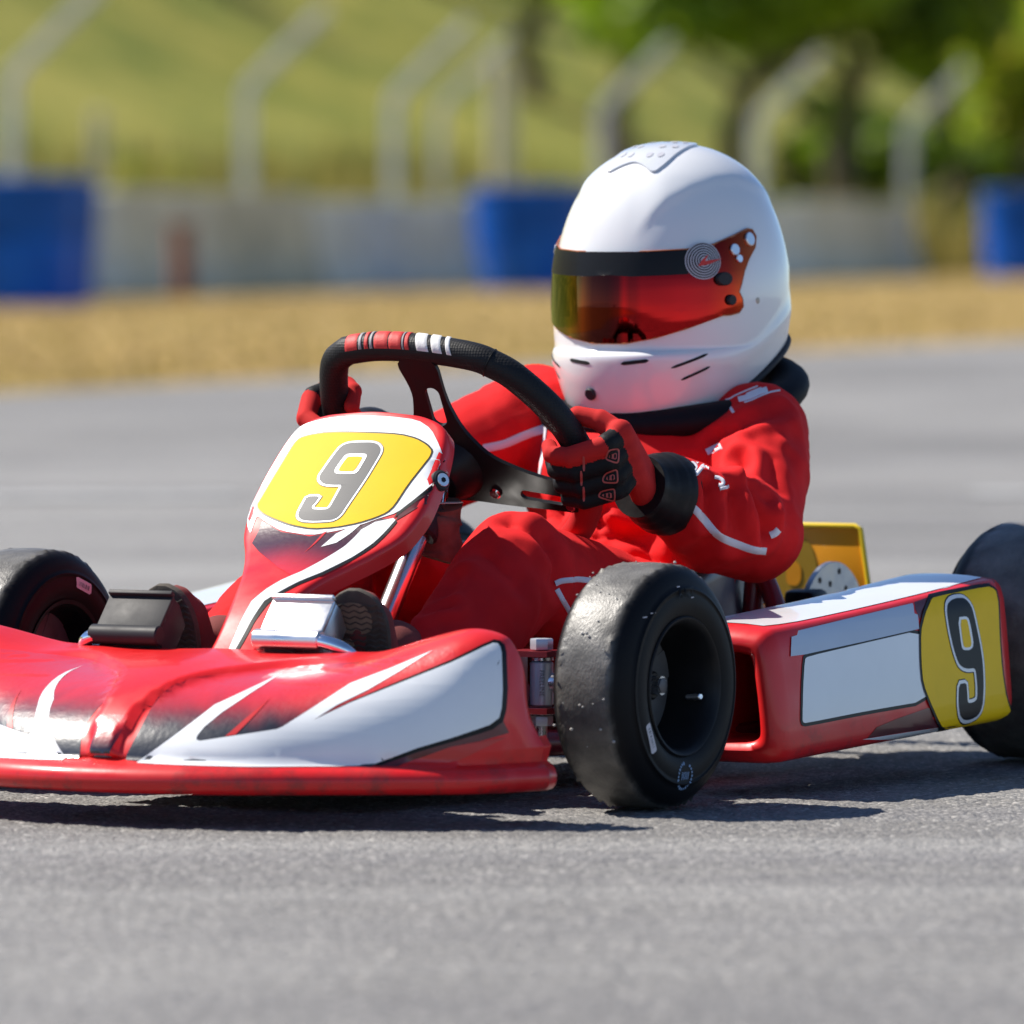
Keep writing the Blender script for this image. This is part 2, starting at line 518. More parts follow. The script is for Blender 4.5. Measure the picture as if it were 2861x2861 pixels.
def rubber(name, dusty):
    """Slick rubber: black carcass, tread scuffed grey where it meets the road."""
    m = bpy.data.materials.new(name); m.use_nodes = True
    nt = m.node_tree; N = nt.nodes; L = nt.links; b = N['Principled BSDF']
    tc = N.new('ShaderNodeTexCoord')
    at = N.new('ShaderNodeAttribute'); at.attribute_name = 'wear'
    n1 = N.new('ShaderNodeTexNoise'); n1.inputs['Scale'].default_value = 55; n1.inputs['Detail'].default_value = 7; n1.inputs['Roughness'].default_value = 0.65
    L.new(tc.outputs['Object'], n1.inputs['Vector'])
    mr = N.new('ShaderNodeMapRange'); mr.inputs[1].default_value = 0.32; mr.inputs[2].default_value = 0.72; mr.inputs[3].default_value = 0.55; mr.inputs[4].default_value = 1.1
    L.new(n1.outputs['Fac'], mr.inputs[0])
    mu = N.new('ShaderNodeMath'); mu.operation = 'MULTIPLY'; L.new(mr.outputs[0], mu.inputs[0]); L.new(at.outputs['Fac'], mu.inputs[1])
    mx = N.new('ShaderNodeMix'); mx.data_type = 'RGBA'
    mx.inputs[6].default_value = (0.0060, 0.0060, 0.0072, 1); mx.inputs[7].default_value = (*dusty, 1)
    L.new(mu.outputs[0], mx.inputs[0]); L.new(mx.outputs[2], b.inputs['Base Color'])
    rs = N.new('ShaderNodeMapRange'); rs.inputs[3].default_value = 0.14; rs.inputs[4].default_value = 0.7
    L.new(at.outputs['Fac'], rs.inputs[0]); L.new(rs.outputs[0], b.inputs['Specular IOR Level'])
    r = N.new('ShaderNodeMapRange'); r.inputs[3].default_value = 0.5; r.inputs[4].default_value = 0.44
    L.new(at.outputs['Fac'], r.inputs[0]); L.new(r.outputs[0], b.inputs['Roughness'])
    n2 = N.new('ShaderNodeTexNoise'); n2.inputs['Scale'].default_value = 240; n2.inputs['Detail'].default_value = 5
    mp = N.new('ShaderNodeMapping'); mp.inputs['Scale'].default_value = (1, 1.8, 1)
    L.new(tc.outputs['Object'], mp.inputs['Vector']); L.new(mp.outputs[0], n2.inputs['Vector'])
    n3 = N.new('ShaderNodeTexNoise'); n3.inputs['Scale'].default_value = 40; n3.inputs['Detail'].default_value = 3
    L.new(tc.outputs['Object'], n3.inputs['Vector'])
    ad = N.new('ShaderNodeMath'); ad.operation = 'ADD'; L.new(n2.outputs['Fac'], ad.inputs[0]); L.new(n3.outputs['Fac'], ad.inputs[1])
    bs = N.new('ShaderNodeMath'); bs.operation = 'MULTIPLY_ADD'; L.new(at.outputs['Fac'], bs.inputs[0]); bs.inputs[1].default_value = 0.34; bs.inputs[2].default_value = 0.05
    bp = N.new('ShaderNodeBump'); bp.inputs['Distance'].default_value = 0.0022
    L.new(bs.outputs[0], bp.inputs['Strength']); L.new(ad.outputs[0], bp.inputs['Height']); L.new(bp.outputs[0], b.inputs['Normal'])
    return m
M_tyre = rubber('slick_rubber', (0.17, 0.160, 0.142))

def cloth(name, col, weave=1400.0):
    m = bpy.data.materials.new(name); m.use_nodes = True
    nt = m.node_tree; N = nt.nodes; L = nt.links; b = N['Principled BSDF']
    tc = N.new('ShaderNodeTexCoord')
    n1 = N.new('ShaderNodeTexNoise'); n1.inputs['Scale'].default_value = 18; n1.inputs['Detail'].default_value = 5
    L.new(tc.outputs['Object'], n1.inputs['Vector'])
    mr = N.new('ShaderNodeMapRange'); mr.inputs[1].default_value = 0.3; mr.inputs[2].default_value = 0.7; mr.inputs[3].default_value = 0.86; mr.inputs[4].default_value = 1.12
    L.new(n1.outputs['Fac'], mr.inputs[0])
    mx = N.new('ShaderNodeMix'); mx.data_type = 'RGBA'; mx.blend_type = 'MULTIPLY'; mx.inputs[0].default_value = 1; mx.inputs[6].default_value = (*col, 1)
    cb = N.new('ShaderNodeCombineColor')
    for i in range(3): L.new(mr.outputs[0], cb.inputs[i])
    L.new(cb.outputs[0], mx.inputs[7]); L.new(mx.outputs[2], b.inputs['Base Color'])
    b.inputs['Roughness'].default_value = 0.82
    b.inputs['Sheen Weight'].default_value = 0.25; b.inputs['Sheen Roughness'].default_value = 0.45
    b.inputs['Sheen Tint'].default_value = (min(1, col[0] * 1.7 + .1), col[1] * 1.5 + .03, col[2] * 1.5 + .03, 1)
    b.inputs['Specular IOR Level'].default_value = 0.2
    n2 = N.new('ShaderNodeTexNoise'); n2.inputs['Scale'].default_value = weave; n2.inputs['Detail'].default_value = 2
    n3 = N.new('ShaderNodeTexNoise'); n3.noise_type = 'RIDGED_MULTIFRACTAL'; n3.inputs['Scale'].default_value = 15; n3.inputs['Detail'].default_value = 1.6; n3.inputs['Distortion'].default_value = .6
    L.new(tc.outputs['Object'], n2.inputs['Vector']); L.new(tc.outputs['Object'], n3.inputs['Vector'])
    b1 = N.new('ShaderNodeBump'); b1.inputs['Strength'].default_value = 0.35; b1.inputs['Distance'].default_value = 0.0008
    b2 = N.new('ShaderNodeBump'); b2.inputs['Strength'].default_value = 0.55; b2.inputs['Distance'].default_value = 0.006; b2.invert = True
    L.new(n2.outputs['Fac'], b1.inputs['Height']); L.new(n3.outputs['Fac'], b2.inputs['Height'])
    L.new(b2.outputs[0], b1.inputs['Normal']); L.new(b1.outputs[0], b.inputs['Normal'])
    return m
M_suit = cloth('red_race_suit_cloth', (0.70, 0.012, 0.014))
M_piping = mat('white_piping', (0.72, 0.71, 0.76), rough=0.7, sheen=0.2)
M_glove_red = cloth('red_glove_suede', (0.52, 0.022, 0.02), 1800)
M_glove_blk = mat('black_glove_fabric', (0.008, 0.008, 0.009), spec=.2, rough=0.62, bump=0.4, bump_scale=500)
M_cuff = mat('black_cuff_vinyl', (0.009, 0.009, 0.010), spec=.2, rough=0.46, bump=0.9, bump_scale=40, rvar=0.1)
M_collar = mat('black_neck_collar', (0.008, 0.008, 0.010), spec=.15, rough=0.62, bump=0.3, bump_scale=300, var=0.2)
M_helmet = mat('white_gel_coat', (0.80, 0.80, 0.80), rough=0.22, coat=0.6, coat_rough=0.03)
M_sole = mat('rubber_sole', (0.075, 0.062, 0.048), rough=0.85, var=0.3, var_scale=60, bump=0.5, bump_scale=500)
M_solepatch = mat('tan_sole_patch', (0.24, 0.18, 0.115), rough=0.8, var=0.2, var_scale=80)
M_shoe = cloth('dusty_red_suede', (0.20, 0.055, 0.05), 1600)
M_lace = mat('grey_sock_fabric', (0.30, 0.22, 0.22), rough=0.9, bump=0.4, bump_scale=700)
# ------------------------------------------------------------------ ground and background
def ramp(N, stops):
    r = N.new('ShaderNodeValToRGB'); cr = r.color_ramp
    while len(cr.elements) > 1: cr.elements.remove(cr.elements[-1])
    cr.elements[0].position = stops[0][0]; cr.elements[0].color = (*stops[0][1], 1)
    for p, c in stops[1:]:
        e = cr.elements.new(p); e.color = (*c, 1)
    return r
def ntex(N, L, tc, scale, detail=4, rough=.55, mapping=None):
    t = N.new('ShaderNodeTexNoise'); t.inputs['Scale'].default_value = scale; t.inputs['Detail'].default_value = detail; t.inputs['Roughness'].default_value = rough
    if mapping:
        mp = N.new('ShaderNodeMapping'); mp.inputs['Scale'].default_value = mapping[0]; mp.inputs['Rotation'].default_value = mapping[1]
        L.new(tc, mp.inputs['Vector']); L.new(mp.outputs[0], t.inputs['Vector'])
    else: L.new(tc, t.inputs['Vector'])
    return t.outputs['Fac']
def mixc(N, L, fac, a, b, mode='MIX'):
    m = N.new('ShaderNodeMix'); m.data_type = 'RGBA'; m.blend_type = mode
    for s, v in ((0, fac), (6, a), (7, b)):
        if hasattr(v, 'is_linked'): L.new(v, m.inputs[s])
        elif isinstance(v, (int, float)): m.inputs[s].default_value = v
        else: m.inputs[s].default_value = (*v, 1)
    return m.outputs[2]
def mrange(N, L, v, a, b, c, d):
    m = N.new('ShaderNodeMapRange'); m.inputs[1].default_value = a; m.inputs[2].default_value = b; m.inputs[3].default_value = c; m.inputs[4].default_value = d
    L.new(v, m.inputs[0]); return m.outputs[0]

def asphalt_mat():
    m = bpy.data.materials.new('worn_asphalt'); m.use_nodes = True
    nt = m.node_tree; N = nt.nodes; L = nt.links; b = N['Principled BSDF']
    tc = N.new('ShaderNodeTexCoord').outputs['Object']
    big = ntex(N, L, tc, .45, 4, .6, ((1, .45, 1), (0, 0, .3)))
    streak = ntex(N, L, tc, 1.6, 5, .6, ((.10, 1.6, 1), (0, 0, -.10)))
    streak2 = ntex(N, L, tc, 1.1, 4, .6, ((.12, 2.6, 1), (0, 0, .06)))
    fine = ntex(N, L, tc, 95, 6, .7)
    vor = N.new('ShaderNodeTexVoronoi'); vor.inputs['Scale'].default_value = 210; L.new(tc, vor.inputs['Vector'])
    sp = N.new('ShaderNodeSeparateColor'); L.new(vor.outputs['Color'], sp.inputs[0])
    base = ramp(N, [(.34, (.125, .121, .117)), (.50, (.205, .199, .191)), (.64, (.285, .277, .266))]); L.new(big, base.inputs[0])
    c = mixc(N, L, mrange(N, L, streak, .50, .66, 0, .6), base.outputs[0], (.33, .325, .315))
    c = mixc(N, L, mrange(N, L, streak2, .34, .50, .55, 0), c, (.14, .136, .142))
    c = mixc(N, L, 1.0, c, mixc(N, L, mrange(N, L, fine, .3, .7, 0, 1), (.62, .62, .62), (1.34, 1.33, 1.31)), 'MULTIPLY')
    st = mrange(N, L, sp.outputs[0], .80, 1.0, 0, .75)
    c = mixc(N, L, st, c, (.46, .44, .41))
    dk = mrange(N, L, sp.outputs[1], .0, .22, .7, 0)
    c = mixc(N, L, dk, c, (.075, .073, .078))
    L.new(c, b.inputs['Base Color'])
    b.inputs['Roughness'].default_value = .72; b.inputs['Specular IOR Level'].default_value = .4
    hh = N.new('ShaderNodeMath'); hh.operation = 'MULTIPLY_ADD'; L.new(vor.outputs['Distance'], hh.inputs[0]); hh.inputs[1].default_value = -.9; L.new(fine, hh.inputs[2])
    bp = N.new('ShaderNodeBump'); bp.inputs['Strength'].default_value = .75; bp.inputs['Distance'].default_value = .0032
    L.new(hh.outputs[0], bp.inputs['Height']); L.new(bp.outputs[0], b.inputs['Normal'])
    return m
def ground_mat(name, stops, scale, rough=.95, bump=.05):
    m = bpy.data.materials.new(name); m.use_nodes = True
    nt = m.node_tree; N = nt.nodes; L = nt.links; b = N['Principled BSDF']
    tc = N.new('ShaderNodeTexCoord').outputs['Object']
    a = ntex(N, L, tc, scale, 8, .65); r = ramp(N, stops); L.new(a, r.inputs[0])
    f = ntex(N, L, tc, scale * 30, 4, .6)
    c = mixc(N, L, 1.0, r.outputs[0], mixc(N, L, mrange(N, L, f, .3, .7, 0, 1), (.7, .7, .7), (1.25, 1.25, 1.25)), 'MULTIPLY')
    L.new(c, b.inputs['Base Color']); b.inputs['Roughness'].default_value = rough; b.inputs['Specular IOR Level'].default_value = .2
    bp = N.new('ShaderNodeBump'); bp.inputs['Strength'].default_value = .6; bp.inputs['Distance'].default_value = bump
    L.new(f, bp.inputs['Height']); L.new(bp.outputs[0], b.inputs['Normal'])
    return m
M_asp = asphalt_mat()
M_verge = ground_mat('dry_verge_earth', [(.25, (.24, .185, .06)), (.45, (.38, .265, .095)), (.62, (.43, .285, .115)), (.8, (.33, .245, .075))], .35)
M_hill = ground_mat('hillside_turf', [(.28, (.10, .14, .020)), (.42, (.19, .22, .035)), (.52, (.30, .29, .055)), (.64, (.40, .36, .08)), (.80, (.50, .40, .11))], .42, bump=.2)

def tarmac():
    """one sheet to the horizon; where the kart stands the aggregate is modelled as relief"""
    x0, x1, y0, y1 = -.85, 1.15, 5.6, 10.8
    nx, ny = 460, 780
    g = np.random.default_rng(2)
    h = g.normal(size=(nx, ny))
    h = (h + np.roll(h, 1, 0) * .6 + np.roll(h, 1, 1) * .5) / 1.3
    c = g.normal(size=(nx // 4 + 2, ny // 4 + 2)); c = np.repeat(np.repeat(c, 4, 0), 4, 1)[:nx, :ny]
    for ax in (0, 1):
        for _ in range(3): c = (np.roll(c, 1, ax) + c + np.roll(c, -1, ax)) / 3
    z = .00050 * h + .0007 * c
    z -= z.max() * .55; z = np.minimum(z, .0006)
    X = np.linspace(x0, x1, nx); Y = np.linspace(y0, y1, ny)
    edge = np.minimum.outer(np.minimum(X - x0, x1 - X), np.ones(ny)); edge = np.minimum(edge, np.minimum(Y - y0, y1 - Y)[None, :])
    z = z * sstep(0, .25, edge)
    P = np.stack([np.repeat(X, ny), np.tile(Y, nx), z.reshape(-1)], 1)
    i, j = np.meshgrid(np.arange(nx - 1), np.arange(ny - 1), indexing='ij'); a = (i * ny + j).reshape(-1)
    F = np.stack([a, a + ny, a + ny + 1, a + 1], 1)
    B = len(P)
    P = np.vstack([P, [(-700, -60, 0), (700, -60, 0), (700, 1500, 0), (-700, 1500, 0)]])
    bottom = [k * ny for k in range(nx)]; right = [(nx - 1) * ny + k for k in range(ny)]; topp = [k * ny + ny - 1 for k in range(nx)][::-1]; left = [k for k in range(ny)][::-1]
    me = bpy.data.meshes.new('asphalt_track')
    loops = [list(f) for f in ()]
    big = [[B, B + 1] + bottom[::-1], [B + 1, B + 2] + right[::-1], [B + 2, B + 3] + topp[::-1], [B + 3, B] + left[::-1]]
    nf = len(F) + 4
    me.vertices.add(len(P)); me.vertices.foreach_set('co', P.reshape(-1))
    li = np.concatenate([F.reshape(-1)] + [np.array(b) for b in big]); st = np.concatenate([np.arange(len(F)) * 4, len(F) * 4 + np.cumsum([0] + [len(b) for b in big[:-1]])])
    me.loops.add(len(li)); me.loops.foreach_set('vertex_index', li.astype(np.int32))
    me.polygons.add(nf); me.polygons.foreach_set('loop_start', st.astype(np.int32))
    me.update(calc_edges=True); me.validate()
    me.materials.append(M_asp)
    sm = np.ones(len(me.polygons), dtype=bool); me.polygons.foreach_set('use_smooth', sm)
    return link(bpy.data.objects.new('asphalt_track', me))
g = tarmac(); g['kind'] = 'structure'
# the track edge and the barrier both run away to the right
DIR = V(.275, .9614); NRM = V(-.9614, .275)
E0 = V(-1.92, 29.3); EDIR = V(.306, .952)
def vsheet():
    a = E0 - EDIR * 60; b = E0 + EDIR * 400
    left = V(-1, .33) * 300
    k = 60; vs = []; 
    for i in range(k + 1):
        p = a + (b - a) * i / k
        w = V(noise.noise((i * 1.7, 0, 0)) * .25, 0)
        vs.append((p[0] + w[0], p[1], .004)); vs.append((p[0] + left[0], p[1] + left[1], .006))
    return vs, [(2 * i, 2 * i + 2, 2 * i + 3, 2 * i + 1) for i in range(k)]
v, f = vsheet(); g = mesh('verge_ground', v, f, M_verge); g['kind'] = 'structure'
# old painted line far across the tarmac
M_line = mat('faded_line_paint', (0.34, 0.34, 0.335), rough=0.8, var=0.35, var_scale=6)
for (p0, p1, w) in (((-14, 15.6), (-.62, 17.9), .30), ((1.05, 18.1), (14, 19.6), .30)):
    p0, p1 = V(p0), V(p1); d = (p1 - p0) / np.linalg.norm(p1 - p0); n = V(-d[1], d[0]) * w / 2
    g = mesh('painted_line', [(*(p0 - n), .004), (*(p1 - n), .004), (*(p1 + n), .004), (*(p0 + n), .004)], [(0, 1, 2, 3)], M_line); g['kind'] = 'structure'

def line(t, off=0.0):
    p = V(-4.5, 67.0) + DIR * t + NRM * off
    return p
def at_px(px, off):
    """distance along the barrier line where the line, shifted by off, crosses a bearing."""
    k = (px - 966) / 14840
    a = V(-4.5, 67.0) + NRM * off
    return (k * a[1] - a[0]) / (DIR[0] - k * DIR[1])
# hillside behind the fence
def hill():
    vs = []; nu, nv = 90, 40
    for i in range(nu):
        t = -60 + 4.0 * i
        for j in range(nv):
            o = 3.0 + 55 * (j / (nv - 1)) ** 1.4
            p = line(t, o)
            z = .02 + 9.5 * float(sstep(3.5, 34, o)) + 12 * float(sstep(25, 60, o)) + .5 * noise.noise((p[0] * .12, p[1] * .12, 0)) * float(sstep(4, 14, o)) + (.18 * noise.noise((p[0] * .5, p[1] * .5, 4)) * float(sstep(3, 6, o)))
            vs.append((p[0], p[1], z))
    return vs, grid_faces(nu, nv)
v, f = hill(); hill_o = mesh('hillside', v, f, M_hill); hill_o['kind'] = 'structure'
hill_bvh = bvh_of(hill_o)
def hill_z(x, y):
    h = hill_bvh.ray_cast(Vector((x, y, 60)), Vector((0, 0, -1)))
    return h[0].z if h[0] is not None else 0.0

# concrete barrier blocks
M_conc = [mat('weathered_concrete', (.54, .53, .40), rough=.9, var=.22, var_scale=3), mat('pale_painted_concrete', (.60, .62, .52), rough=.85, var=.18, var_scale=3), mat('stained_concrete', (.46, .45, .32), rough=.9, var=.3, var_scale=2.5)]
JERSEY = [(-.30, 0), (.30, 0), (.30, .08), (.17, .34), (.11, .82), (-.11, .82), (-.17, .34), (-.30, .08)]
def block(t0, t1, off, hscale, m):
    a, b = line(t0, off), line(t1, off)
    vs = []
    for p in (a, b):
        for (n, z) in JERSEY: vs.append((p[0] + NRM[0] * n, p[1] + NRM[1] * n, z * hscale))
    bm = bmesh.new(); bv = [bm.verts.new(v) for v in vs]
    for i in range(8): bm.faces.new((bv[i], bv[(i + 1) % 8], bv[8 + (i + 1) % 8], bv[8 + i]))
    bm.faces.new(bv[:8][::-1]); bm.faces.new(bv[8:])
    bmesh.ops.bevel(bm, geom=bm.edges[:], offset=.02, segments=1, affect='EDGES')
    return bm_obj('concrete_barrier', bm, m, sharp=25)
random.seed(3)
marks = ['at the left edge of the picture', 'right of the left blue drums', 'left of the brown stake', 'behind the brown stake', 'right of the brown stake', 'behind the steering wheel rim',
         'left of the middle blue drum', 'behind the middle blue drum', 'hidden partly by the helmet', 'just right of the helmet', 'below the third post from the right', 'below the second post from the right', 'left of the right blue drums', 'behind the right blue drums']
t = -3.0
for k in range(14):
    ln = 2.9
    o = block(t, t + ln, .9, 1.2 + .07 * random.uniform(-1, 1), M_conc[(0, 2, 1, 0, 2, 1, 1, 0, 2, 0, 0, 1, 0, 2)[k]])
    tag(o, 'weathered pale concrete barrier block ' + marks[k], 'barrier', 'concrete barrier blocks below the fence')
    t += ln + .06
# brown stake in front of the blocks
t = at_px(343, -.2); p = line(t, -.2)
M_wood = mat('rusty_brown_stake', (.20, .085, .05), rough=.9, var=.3, var_scale=8)
bm = bmesh.new(); box_bm(bm, (p[0], p[1], .32), (.17, .17, .64), Matrix.Rotation(.3, 4, 'Z'), .02); box_bm(bm, (p[0], p[1], .66), (.21, .21, .05), Matrix.Rotation(.3, 4, 'Z'), .01)
tag(bm_obj('marker_stake', bm, M_wood), 'short brown stake standing before the concrete barrier', 'stake')

# blue drums
M_blue = mat('blue_plastic_drum', (.004, .105, .52), spec=.2, rough=.5, var=.2, var_scale=4)
M_blued = mat('faded_blue_plastic', (.004, .080, .38), spec=.2, rough=.6, var=.25, var_scale=4)
def drum(px, off, h, r0, r1, label):
    p = line(at_px(px, off), off)
    D = empty('blue_drum', None, (p[0], p[1], 0)); tag(D, label, 'drum', 'blue plastic safety drums along the barrier')
    prof = [(0, .02), (0, r0 - .02), (.02, r0)]
    for k in range(1, 12):
        s = k / 12; r = r0 + (r1 - r0) * s
        prof += [(h * .53 * s - .012, r - .006), (h * .53 * s, r + .008), (h * .53 * s + .012, r - .006)] if k % 3 == 0 else [(h * .53 * s, r)]
    lathe('lower_shell', prof + [(h * .53, r1 * .97)], M_blue, D, n=48, axis='z')
    prof = [(h * .53, r1 * .95), (h * .545, r1 * 1.0)] + [(h * (.55 + .40 * s), r1 * (1 + .03 * s)) for s in np.linspace(0, 1, 6)] + [(h * .955, r1 * 1.06), (h * .985, r1 * 1.06), (h, r1 * 1.02), (h, .02)]
    lathe('upper_shell', prof, M_blued, D, n=48, axis='z')
    return D
drum(18, -1.3, 1.05, .52, .56, 'blue plastic drum at the left edge, farther left of the two')
drum(98, -.9, 1.05, .34, .38, 'blue plastic drum right beside the one at the left edge')
drum(995, -.8, 1.08, .43, .55, 'tapered blue plastic drum left of the white helmet')
drum(1105, -.5, 1.08, .43, .55, 'blue plastic drum partly hidden behind the white helmet')
drum(1925, -.7, 1.16, .46, .50, 'blue plastic drum at the right edge of the picture')
drum(2010, -.2, 1.16, .46, .50, 'blue plastic drum cut off by the right picture edge')

# bent concrete fence posts
M_post = mat('pale_concrete_post', (.68, .70, .67), rough=.85, var=.2, var_scale=5)
M_wire = mat('galvanised_wire', (.35, .36, .36), rough=.5, metal=.8)
def post(px, off, label, hb=2.12, w=.14, arm=1.05, group='bent-top fence posts behind the barrier'):
    p = line(at_px(px, off), off); z0 = hill_z(p[0], p[1]) - .1 if off > 3.2 else -.02
    r = w / 2; n = 10
    path = [(p[0], p[1], z0)] + [(p[0], p[1], z0 + (hb - z0) * k / 6) for k in range(1, 6)]
    for k in range(7):
        a = math.radians(45) * k / 6
        path.append((p[0] + .25 * (1 - math.cos(a)), p[1], hb - .18 + .25 * math.sin(a)))
    e = V(path[-1]); d = V(.7071, 0, .7071)
    for s in (.25, .5, .75, 1): path.append(tuple(e + d * arm * s))
    path = np.array(path); T, N_, B_ = frames(path)
    vs = []
    for i, c in enumerate(path):
        tt = T[i]; s1 = V(0, 1, 0); s2 = np.cross(tt, s1)
        k = 1 - .22 * i / (len(path) - 1)
        for a, b in ((-1, -.8), (-.8, -1), (.8, -1), (1, -.8), (1, .8), (.8, 1), (-.8, 1), (-1, .8)):
            vs.append(c + s1 * r * a * k + s2 * r * b * k)
    fs = grid_faces(len(path), 8, wrap_v=True); fs += [tuple(range(7, -1, -1)), tuple((len(path) - 1) * 8 + i for i in range(8))]
    O = empty('fence_post', None, (0, 0, 0))
    O.location = (p[0], p[1], 0)
    vs = [v - V(p[0], p[1], 0) for v in vs]
    mesh('post_shaft', vs, fs, M_post, O, sharp=40)
    for s in (.3, .6, .9):
        q = e + d * arm * s - V(p[0], p[1], 0)
        cyl_between('wire_clip', tuple(q + V(-.09, 0, .09)), tuple(q + V(.06, 0, -.06)), .012, M_wire, O, n=6)
    tag(O, label, 'fence post', group)
    return p, e, d
PP = []
for px, lab in ((22, 'pale bent-top fence post at the left edge above the blue drums'), (465, 'pale bent-top fence post left of the steering wheel, second from left'), (742, 'pale bent-top fence post standing third from left, beside a closer-set twin'),
                (1135, 'pale bent-top fence post partly hidden behind the helmet top'), (1428, 'pale bent-top fence post right behind the helmet'), (1712, 'pale bent-top fence post farthest right')):
    PP.append(post(px, 1.6, lab))
post(828, 2.6, 'darker bent-top fence post close right of the third one', hb=2.1, w=.12, group='bent-top fence posts behind the barrier')
M_pole = mat('pale_weathered_pole', (.52, .48, .34), rough=.9, var=.2, var_scale=4)
p = line(at_px(948, 4.0), 4.0); tag(cyl_between('timber_pole', (p[0], p[1], -.1), (p[0], p[1], 2.75), .15, M_pole, None, n=16, bev=.02), 'thick pale timber pole behind the fence left of the helmet', 'pole')
p = line(at_px(186, 4.4), 4.4); tag(cyl_between('timber_pole', (p[0], p[1], -.1), (p[0], p[1], 1.9), .075, M_pole, None, n=12, bev=.02), 'thin faded pole behind the fence near the left edge', 'pole')

# grass: verge blades and tall stalks
def blade_field(name, n, place, hmin, hmax, w, mats, seed, label):
    rnd = random.Random(seed); vs = []; fs = []; fm = []
    for _ in range(n):
        x, y, z = place(rnd)
        h = rnd.uniform(hmin, hmax); a = rnd.uniform(0, 6.283); ww = w * rnd.uniform(.6, 1.3)
        lx, ly = rnd.uniform(-.4, .4) * h, rnd.uniform(-.4, .4) * h
        k = len(vs)
        vs += [(x - ww * math.cos(a), y - ww * math.sin(a), z), (x + ww * math.cos(a), y + ww * math.sin(a), z), (x + lx * .4 + ww * .7 * math.cos(a), y + ly * .4 + ww * .7 * math.sin(a), z + h * .6), (x + lx * .4 - ww * .7 * math.cos(a), y + ly * .4 - ww * .7 * math.sin(a), z + h * .6), (x + lx, y + ly, z + h)]
        fs += [(k, k + 1, k + 2, k + 3), (k + 3, k + 2, k + 4)]
        c = rnd.randrange(len(mats)); fm += [c, c]
    o = mesh(name, vs, fs, None, None, smooth=False, mats=mats, fmat=fm)
    tag(o, label, 'grass', kind='stuff'); return o
G_tan = mat('straw_grass', (.48, .35, .14), rough=.9); G_ol = mat('olive_grass', (.30, .26, .07), rough=.9); G_gr = mat('green_grass', (.13, .17, .03), rough=.9); G_ye = mat('yellow_grass', (.48, .38, .08), rough=.9)
def in_view(d, margin=1.2): return d * .0651 * margin
def pl_verge(r):
    while True:
        d = 28 + 78 * r.random() ** 1.3; x = r.uniform(-1, 1) * in_view(d)
        q = V(x, d) - E0
        if q @ V(-EDIR[1], EDIR[0]) > .05 and (V(x, d) - V(-4.5, 67.)) @ NRM < .6: return x, d, .004
blade_field('verge_grass', 15000, pl_verge, .012, .045, .010, [G_tan, G_tan, G_ol, G_ye], 5, 'short dry straw-coloured grass on the verge')
def pl_tall(r):
    while True:
        t = r.uniform(-8, 48); o = 1.3 + 9 * r.random() ** 1.5
        p = line(t, o)
        return p[0], p[1], hill_z(p[0], p[1])
blade_field('tall_grass', 20000, pl_tall, .35, 1.25, .022, [G_ye, G_ye, G_ol, G_gr], 6, 'tall yellowing grass behind the barrier and fence')

# trees and bushes on the slope
def leaf(name, col):
    m = bpy.data.materials.new(name); m.use_nodes = True; N = m.node_tree.nodes; L = m.node_tree.links
    b = N['Principled BSDF']; b.inputs['Base Color'].default_value = (*col, 1); b.inputs['Roughness'].default_value = .55
    t = N.new('ShaderNodeBsdfTranslucent'); t.inputs['Color'].default_value = (col[0] * 1.5, col[1] * 1.6, col[2] * .8, 1)
    x = N.new('ShaderNodeMixShader'); x.inputs[0].default_value = .45
    L.new(b.outputs[0], x.inputs[1]); L.new(t.outputs[0], x.inputs[2]); L.new(x.outputs[0], N['Material Output'].inputs['Surface'])
    return m
L_mats = [leaf('leaf_mid_green', (.19, .28, .02)), leaf('leaf_light_green', (.32, .42, .04)), leaf('leaf_dark_green', (.06, .105, .012)), leaf('leaf_yellow_green', (.50, .46, .09))]
M_bark = mat('bark', (.09, .07, .05), rough=.95, var=.3, var_scale=4, bump=.8, bump_scale=20)
def leaf_crown(name, par, lobes, n, size, mats, seed):
    g = np.random.default_rng(seed)
    k = g.integers(0, len(lobes), n); C = np.array([l[0] for l in lobes])[k]; R = np.array([l[1] for l in lobes])[k]
    u = g.normal(size=(n, 3)); u /= np.linalg.norm(u, axis=1)[:, None]; u *= (g.uniform(.01, 1, (n, 1)) ** .22)
    p = C + u * R; ln = size * g.uniform(.6, 1.4, (n, 1))
    d = g.normal(size=(n, 3)) * (1, 1, .6); d /= np.linalg.norm(d, axis=1)[:, None]
    s = np.cross(d, g.normal(size=(n, 3))); s /= np.linalg.norm(s, axis=1)[:, None]
    vs = np.stack([p - d * ln, p + s * ln * .45, p + d * ln, p - s * ln * .45], 1).reshape(-1, 3)
    fs = np.arange(4 * n).reshape(n, 4)
    return mesh(name, vs, fs, None, par, smooth=False, mats=mats, fmat=g.integers(0, len(mats), n))
